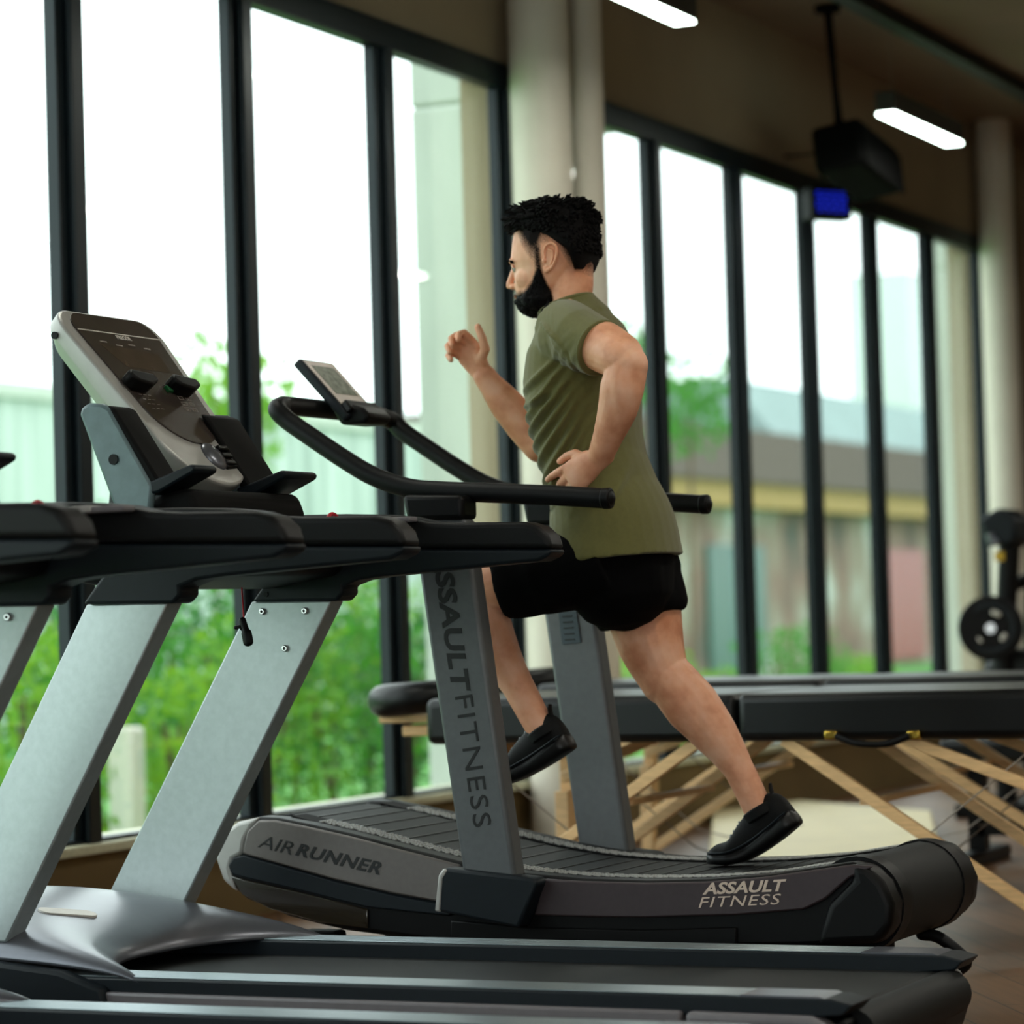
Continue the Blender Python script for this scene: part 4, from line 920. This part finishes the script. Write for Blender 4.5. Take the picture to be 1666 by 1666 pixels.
# --- ears: helix rim, bowl, tragus and lobe
for s in (-1, 1):
    E = MB(); ec = H(-.030, s*.076, -.036); f_ = Vector((-1, -s*-.25*-1, 0)).normalized(); f_ = Vector((-.96, -s*.0, .05)).normalized(); o_ = Vector((.22, -s*1., 0)).normalized(); z_ = Vector((.14, 0, 1)).normalized()
    back = -f_
    E.ball(ec+back*.002+o_*.002, (.0165, .0030, .029), 20, (f_, o_, z_))
    def ep(x, z, o): return ec+back*x+z_*z+o_*(o+.18*max(0, x))
    E.tube(catmull([ep(-.013, .002, .006), ep(-.016, .016, .006), ep(-.010, .029, .008), ep(.004, .033, .010), ep(.017, .025, .011), ep(.020, .008, .011), ep(.015, -.012, .009), ep(.006, -.024, .007), ep(-.004, -.030, .006), ep(-.010, -.024, .005)], 4), [.0034]*28+[.0045]*9, 8, cap='round')
    E.tube(catmull([ep(-.002, .020, .006), ep(.008, .014, .007), ep(.010, .0, .007), ep(.005, -.014, .006)], 4), .0030, 8, cap='round')
    E.ball(ep(-.013, -.006, .006), (.005, .005, .007), 10); E.ball(ep(-.004, -.027, .004), (.0085, .005, .009), 12)
    fused('ear', E, skin, .0011, 3, PR)

# --- beard and hair volumes
hairm = mat('black_hair', '#070505', .7, var=.5, scale=160, bump=.9, bscale=420, spec=.12)
TH = .66
def shell(name, w_fn, thick, rough, seed):
    """the hair-bearing part of the body surface, raised by the length of the hair"""
    me = body.data; n = len(me.vertices); co = np.empty(n*3, np.float32); me.vertices.foreach_get('co', co); co = co.reshape(-1, 3).astype(float)+np.array(PR.location)
    no = np.empty(n*3, np.float32); me.vertex_normals.foreach_get('vector', no); no = no.reshape(-1, 3)
    w = w_fn(co, no); idx = np.where(w > TH)[0]; keep = set(idx.tolist()); mp = {}; V = []; F = []
    rs = np.random.RandomState(seed); B_ = MB()
    for p in me.polygons:
        if all(i in keep for i in p.vertices):
            q = []
            for i in p.vertices:
                if i not in mp:
                    mp[i] = len(V); k = min(1, (w[i]-TH)/(1-TH)*1.3)
                    nz = noise.noise(Vector(co[i])*90)*.5+noise.noise(Vector(co[i])*220)*.5
                    V.append(co[i]+no[i]*(.0004+thick(co[i])*k*(1+rough*nz)))
                q.append(mp[i])
            F.append(tuple(q))
    B_.add(V, F)
    den = idx[w[idx] > .9]
    for i in rs.choice(den, min(len(den), 900), replace=False):
        p = Vector(co[i])+Vector(no[i])*float(thick(co[i]))*.7; d = (Vector(no[i])*.8+Vector((-.15, 0, -.9))+Vector(rs.normal(0, .25, 3))).normalized(); l = float(rs.uniform(.003, .0065))
        B_.tube([p-d*.002, p+d*l*.6, p+d*l], [.0017, .0013, .0004], 4)
    return B_.build(name, hairm, PR, auto=180)
shell('beard', beard_w, lambda c: .0085 if c[2] < HC.z-.12 else .005, .6, 1)
# tousled top: a cap with many short locks
hm = MB()
cap = [(.109, .000, -.050, .028), (.103, .048, -.080, .054), (.089, .082, -.100, .071), (.065, .098, -.1115, .081), (.042, .085, -.1145, .0845), (.018, .010, -.1145, .0835), (-.015, -.058, -.110, .077), (-.040, -.068, -.102, .066), (-.062, -.072, -.094, .050)]
v = []; f = []
for z, xf, xb, b_ in cap:
    c = (xf+xb)/2; a = (xf-xb)/2
    for j in range(N):
        t = 2*math.pi*j/N; v.append(H(math.copysign(abs(math.cos(t))**.9, math.cos(t))*a+c, math.copysign(abs(math.sin(t))**.9, math.sin(t))*b_, z))
for i in range(len(cap)-1):
    for j in range(N): f.append((i*N+j, i*N+(j+1) % N, (i+1)*N+(j+1) % N, (i+1)*N+j))
f.append(tuple(range(N-1, -1, -1))); f.append(tuple((len(cap)-1)*N+j for j in range(N)))
hm.add(v, f)
rs = random.Random(3)
for k in range(1100):
    th = rs.uniform(0, 2*math.pi); u_ = rs.random()
    z = .109-(.135 if math.cos(th) < -.2 else .085)*u_; a = 1.0
    row = min(len(cap)-2, next(i for i in range(len(cap)-1) if cap[i+1][0] <= z)); t_ = (cap[row][0]-z)/(cap[row][0]-cap[row+1][0])
    xf, xb, b_ = [cap[row][q]*(1-t_)+cap[row+1][q]*t_ for q in (1, 2, 3)]
    fx_ = math.cos(th)*(xf-xb)/2+(xf+xb)/2; sy = math.sin(th)*b_
    nrm_ = Vector((-math.cos(th)*.8, -math.sin(th)*.8, .15+1.2*max(0, (z-.07)/.05))).normalized()
    fwd = Vector(((-.9 if fx_ > .0 else .5), rs.uniform(-.8, .8), rs.uniform(-.5, .5)-(.5 if z < .06 else 0)))
    p = H(fx_, sy, z); L_ = rs.uniform(.006, .012)*(1.5 if fx_ > .05 and z > .04 else .45 if z < .05 else 1.)
    q = p+(nrm_*.75+fwd*.8).normalized()*L_; q2 = q+(nrm_*.05+fwd).normalized()*L_*.6
    hm.tube([p-nrm_*.004, p+nrm_*L_*.35, q, q2], [.0045, .0042, .003, .0009], 5)
hm.build('hair', hairm, PR, auto=60)
# eyes, brows
for s in (1, -1):
    ey = MB().ball(H(.0752, s*.031, -.0475), .0115, 16).build('eye', mat('eye_white', '#9a8e86', .2), PR)
    MB().ball(H(.0842, s*.0315, -.0475), (.0040, .005, .005), 12).build('iris', mat('dark_iris', '#1d120c', .2), ey)
    ld = MB().tube([H(.087, s*.018, -.044), H(.0885, s*.030, -.0405), H(.079, s*.044, -.044)], .0034, 8, cap='round').build('eyelid', skin, ey)
    br = MB()
    for k in range(26):
        t_ = k/25; sb_ = .010+.044*t_; c = H(.0075+.1*(1-(sb_/.068)**2.25)**(1/2.25), s*sb_, -.031+.003*math.sin(math.pi*t_)-.003*t_); br.tube([c-Vector((-.002, 0, .004)), c+Vector((-.001, -s*.004, .003))], [.0026*(1-.5*t_), .0008], 6)
    br.build('eyebrow', hairm, PR)

# --- t-shirt
olive = mat('olive_jersey', '#62602f', .85, var=.06, scale=120, bump=.25, bscale=900, sheen=.25)
TS = MB()
path = [P(934, 508, 0), P(938, 529), P(946, 566), P(949, 620), P(952, 668), P(958, 712), P(968, 756), P(982, 803), P(997, 855), P(1004, 912)]
rad = [(.072, .068), (.135, .088), (.178, .112), (.188, .127), (.182, .124), (.172, .118), (.166, .115), (.172, .121), (.186, .136), (.194, .146)]
pc = catmull(path, 5); rc_ = [tuple(np.array(rad[i])*(1-k/5)+np.array(rad[i+1])*k/5) for i in range(len(rad)-1) for k in range(5)]+[rad[-1]]
TS.tube(pc, rc_, 32, ref=(0, 1, 0))
TS.tube([P(918, 536, -.10), P(945, 552, -.175), P(978, 567, -.208)], [(.075, .072), (.070, .070), (.064, .064)], 24, ref=(0, 1, 0))
TS.ball(P(930, 552, -.13), (.085, .08, .075), 16)
TS.tube([P(925, 548, .10), P(912, 590, .195), P(904, 635, .215)], [(.075, .072), (.070, .070), (.064, .064)], 24, ref=(0, 1, 0))
TS.tube([P(921.5, 496), P(929, 512), P(939, 532)], [(.0655, .0655), (.078, .074), (.11, .085)], 28, ref=(0, 1, 0))
def to_px(co):
    r_ = co @ np.array(RIGHT)-0; d_ = (co-np.array([0, 0, CAMH]))
    z = d_ @ np.array(FWD); return CEN+FPX*(d_ @ np.array(RIGHT))/z, CEN+FPX*(d_ @ np.array(DOWN))/z
# folds live in the cloth's own frame: a = along the body's lean, h = height
A0 = P(950, 620)
def shirt_fn(co, no):
    c = co.copy(); x = co[:, 0]-A0.x; z = co[:, 2]-A0.z; near = np.clip((A0.y-co[:, 1])/.06+.6, 0, 1)
    def ridge(p0, p1, wdt, amp):
        ax, az = p0; bx, bz = p1; dx, dz = bx-ax, bz-az; L2 = dx*dx+dz*dz; t = np.clip(((x-ax)*dx+(z-az)*dz)/L2, 0, 1)
        sx, sz = ax+dx*t, az+dz*t; bow = .012*np.sin(math.pi*t); dd = ((x-sx)*(-dz)+(z-sz)*dx)/math.sqrt(L2)-bow; dl = np.hypot(x-sx, z-sz)
        return amp*np.exp(-(dd/wdt)**2)*np.sin(math.pi*np.clip(t, .02, .98))**.6*np.exp(-(np.maximum(0, dl-.05)/.02)**2)
    dsp = np.zeros(len(co))
    # diagonal pulls from the armpit to the belly
    for p0, p1, w_, a_ in (((.035, .03), (-.115, -.10), .007, .006), ((.045, .0), (-.11, -.135), .007, .007), ((.05, -.03), (-.10, -.17), .007, .006), ((.055, -.05), (-.085, -.21), .008, .007), ((.06, -.09), (-.07, -.25), .008, .007),
                           ((.065, -.12), (-.05, -.27), .007, .006), ((.02, -.02), (-.12, -.06), .006, .005), ((.03, .055), (-.11, -.03), .008, .005), ((.07, -.15), (-.02, -.29), .007, .005), ((.11, -.12), (.06, -.26), .010, .005), ((.13, -.16), (.12, -.30), .010, .004)):
        dsp += ridge(p0, p1, w_, a_) - .7*ridge((p0[0]+.006, p0[1]-.012), (p1[0]+.006, p1[1]-.012), w_*.9, a_)
    # sleeve folds
    sf = np.zeros(len(co))
    for k in range(6):
        o_ = .014*k; sf += ridge((-.03+o_*.9, .125-o_*.55), (.030+o_*.55, .02+.045-o_*.9), .0045, .004)-.6*ridge((-.025+o_*.9, .119-o_*.55), (.035+o_*.55, .02+.038-o_*.9), .0045, .004)
    dsp += sf
    n_ = np.array([noise.noise(Vector((p[0]*9, p[1]*9, p[2]*5))) for p in co]); dsp = dsp*near*1.7+n_*.0035
    # the hem rides up over the raised front thigh and hangs lower behind
    hw = np.clip((P(960, 800).z-co[:, 2])/.14, 0, 1)**1.5; c[:, 2] += hw*(.11*np.clip((P(1000, 880).x-co[:, 0])/.13, 0, 1)**1.6)
    c += no*dsp[:, None]
    return c
ts = fused('t_shirt', TS, olive, .0046, 2, PR, shirt_fn)
ts['label'] = 'olive green short-sleeved t-shirt'
e1 = (P(957, 481)-P(885, 513)).normalized()
MB().tube([P(921.5, 496.5)+e1*(.066*math.cos(q))+Vector((0, .066*math.sin(q), 0)) for q in [2*math.pi*k/40 for k in range(41)]], .005, 8).build('neckband', olive, ts)
cuffc = P(978, 567, -.208); cd = (P(978, 567, -.208)-P(945, 552, -.175)).normalized(); a1 = cd.cross(Vector((0, 1, 0))).normalized(); a2 = cd.cross(a1)
MB().tube([cuffc-cd*.004+a1*(.0625*math.cos(q))+a2*(.0625*math.sin(q)) for q in [2*math.pi*k/32 for k in range(33)]], .004, 8).build('cuff_seam', olive, ts)
q = P(862, 584, -.06); tv = min(ts.data.vertices, key=lambda v_: (v_.co+PR.location-q).length).co+PR.location
MB().ball(tv, (.003, .006, .006), 8).build('chest_mark', M['ink'], ts)

# --- shorts
blackcloth = mat('black_shorts_cloth', '#030304', .9, spec=.1, var=.15, scale=60, bump=.3, bscale=500)
SH = MB()
SH.tube([P(996, 880), P(1006, 915), P(1011, 945)], [(.150, .108), (.172, .128), (.158, .118)], 28, ref=(0, 1, 0), cap='round')
SH.tube(catmull([P(990, 905, -.085), P(930, 922, -.10), P(870, 936, -.108), P(822, 944, -.112)], 4), [(.105, .10)]*4+[(.102, .098)]*4+[(.097, .092)]*4+[(.092, .088)], 26, ref=(0, 1, 0))
SH.tube(catmull([P(1018, 905, .08), P(1032, 950, .09), P(1047, 1008, .09)], 5), [(.118, .118)]*5+[(.112, .112)]*5+[(.106, .103)], 26, ref=(0, 1, 0))
SH.tube([P(975, 975, .0), P(982, 1018, .10)], [.04, .006], 10)
def shorts_fn(co, no):
    n_ = np.array([noise.noise(Vector((p[0]*14, p[1]*14, p[2]*10))) for p in co]); return co+no*(n_*.006)[:, None]
so_ = fused('shorts', SH, blackcloth, .006, 3, PR, shorts_fn); so_['label'] = 'black running shorts'

# --- shoes
shoe_up = mat('black_knit', '#060708', .65, spec=.2, var=.25, scale=90, bump=.5, bscale=500); shoe_sole = mat('black_sole', '#060607', .4, spec=.35, var=.1)
lace_m = mat('dark_lace', '#4a5258', .5)
def shoe(pts, up, side, collar_t):
    """pts: sole line heel to toe"""
    S_ = catmull(pts, 6); n = len(S_)-1; up0 = Vector(up)
    hts = lambda t: np.interp(t, [0, .08, .22, .36, .55, .78, .93, 1], [.080, .106, .100, .098, .082, .056, .046, .026])
    wd = lambda t: np.interp(t, [0, .08, .3, .5, .75, .92, 1], [.018, .034, .036, .037, .046, .038, .016])
    frames = []
    for i, p in enumerate(S_):
        d = (S_[min(n, i+1)]-S_[max(0, i-1)]).normalized(); s = Vector((0, 1, 0)); s = (s-s.dot(d)*d).normalized(); u = s.cross(d); u = u if u.z > 0 else -u; frames.append((p, d, s, u))
    def loft(h0, h1, wk, infl, name, m, parent, nn=20):
        v = []; f = []
        for i, (p, d, s, u) in enumerate(frames):
            t = i/n; a, b_ = h0(t), h1(t); w_ = wd(t)*wk
            for j in range(nn):
                q = 2*math.pi*j/nn; cy, sy = math.cos(q), math.sin(q)
                v.append(p+s*(math.copysign(abs(cy)**infl, cy)*w_*(1-.32*max(0, sy)*(1 if infl > .6 else 0)))+u*((a+b_)/2+math.copysign(abs(sy)**.75, sy)*(b_-a)/2))
        for i in range(n):
            for j in range(nn): f.append((i*nn+j, i*nn+(j+1) % nn, (i+1)*nn+(j+1) % nn, (i+1)*nn+j))
        f.append(tuple(range(nn-1, -1, -1))); f.append(tuple(n*nn+j for j in range(nn)))
        return MB().add(v, f).build(name, m, parent, sub=1)
    sh_ = loft(lambda t: .012, hts, .95, .85, 'shoe', shoe_up, PR)
    loft(lambda t: 0.0, lambda t: np.interp(t, [0, .15, .5, 1], [.046, .042, .032, .026]), 1.10, .5, 'sole', shoe_sole, sh_)
    mid = MB(); ln_ = [fr_[0]+fr_[3]*(.040-.012*(i/n))-fr_[2]*(wd(i/n)*1.09) for i, fr_ in enumerate(frames)]
    mid.tube(ln_[1:-1], .0025, 6).build('sole_groove', M['charcoal'], sh_)
    for t in (.40, .47, .54, .61, .68):
        i = int(t*n); p, d, s, u = frames[i]; h = hts(t)
        MB().tube([p+u*(h*.72)-s*(.026), p+u*(h*.93)-s*.015+d*.004, p+u*(h*1.0)+d*.008, p+u*(h*.93)+s*.015+d*.004], .0022, 6).build('lace', lace_m, sh_)
    p, d, s, u = frames[2]
    tab = MB().tube([p+u*.092-d*.004, p+u*.108-d*.010, p+u*.118-d*.017], [(.012, .003), (.012, .003), (.009, .002)], 10, ref=(0, 1, 0)).build('heel_tab', shoe_up, sh_)
    cc, cdir = collar_t; cdir = cdir.normalized(); a1 = cdir.cross(Vector((0, 1, 0))).normalized(); a2 = cdir.cross(a1)
    MB().tube([cc+cdir*.022, cc+cdir*.006, cc-cdir*.004], [.043, .0425, .042], 24).build('collar', shoe_up, sh_, bevel=.004)
    return sh_
s1 = shoe([P(938, 1216, -.11), P(905, 1238, -.11), P(870, 1258, -.11), P(835, 1274, -.11), P(798, 1280, -.11)], (0, 0, 1), 1, (P(884, 1187, -.11), P(890, 1200, -.11)-P(842, 1115, -.11))); s1['label'] = 'black trainer on the raised front foot'
s2 = shoe([P(1307, 1338, .09), P(1270, 1368, .09), P(1230, 1394, .09), P(1195, 1406, .09), P(1152, 1406, .09)], (0, 0, 1), 1, (P(1236, 1316, .09), P(1240, 1320, .09)-P(1201, 1250, .09))); s2['label'] = 'black trainer pushing off the belt'
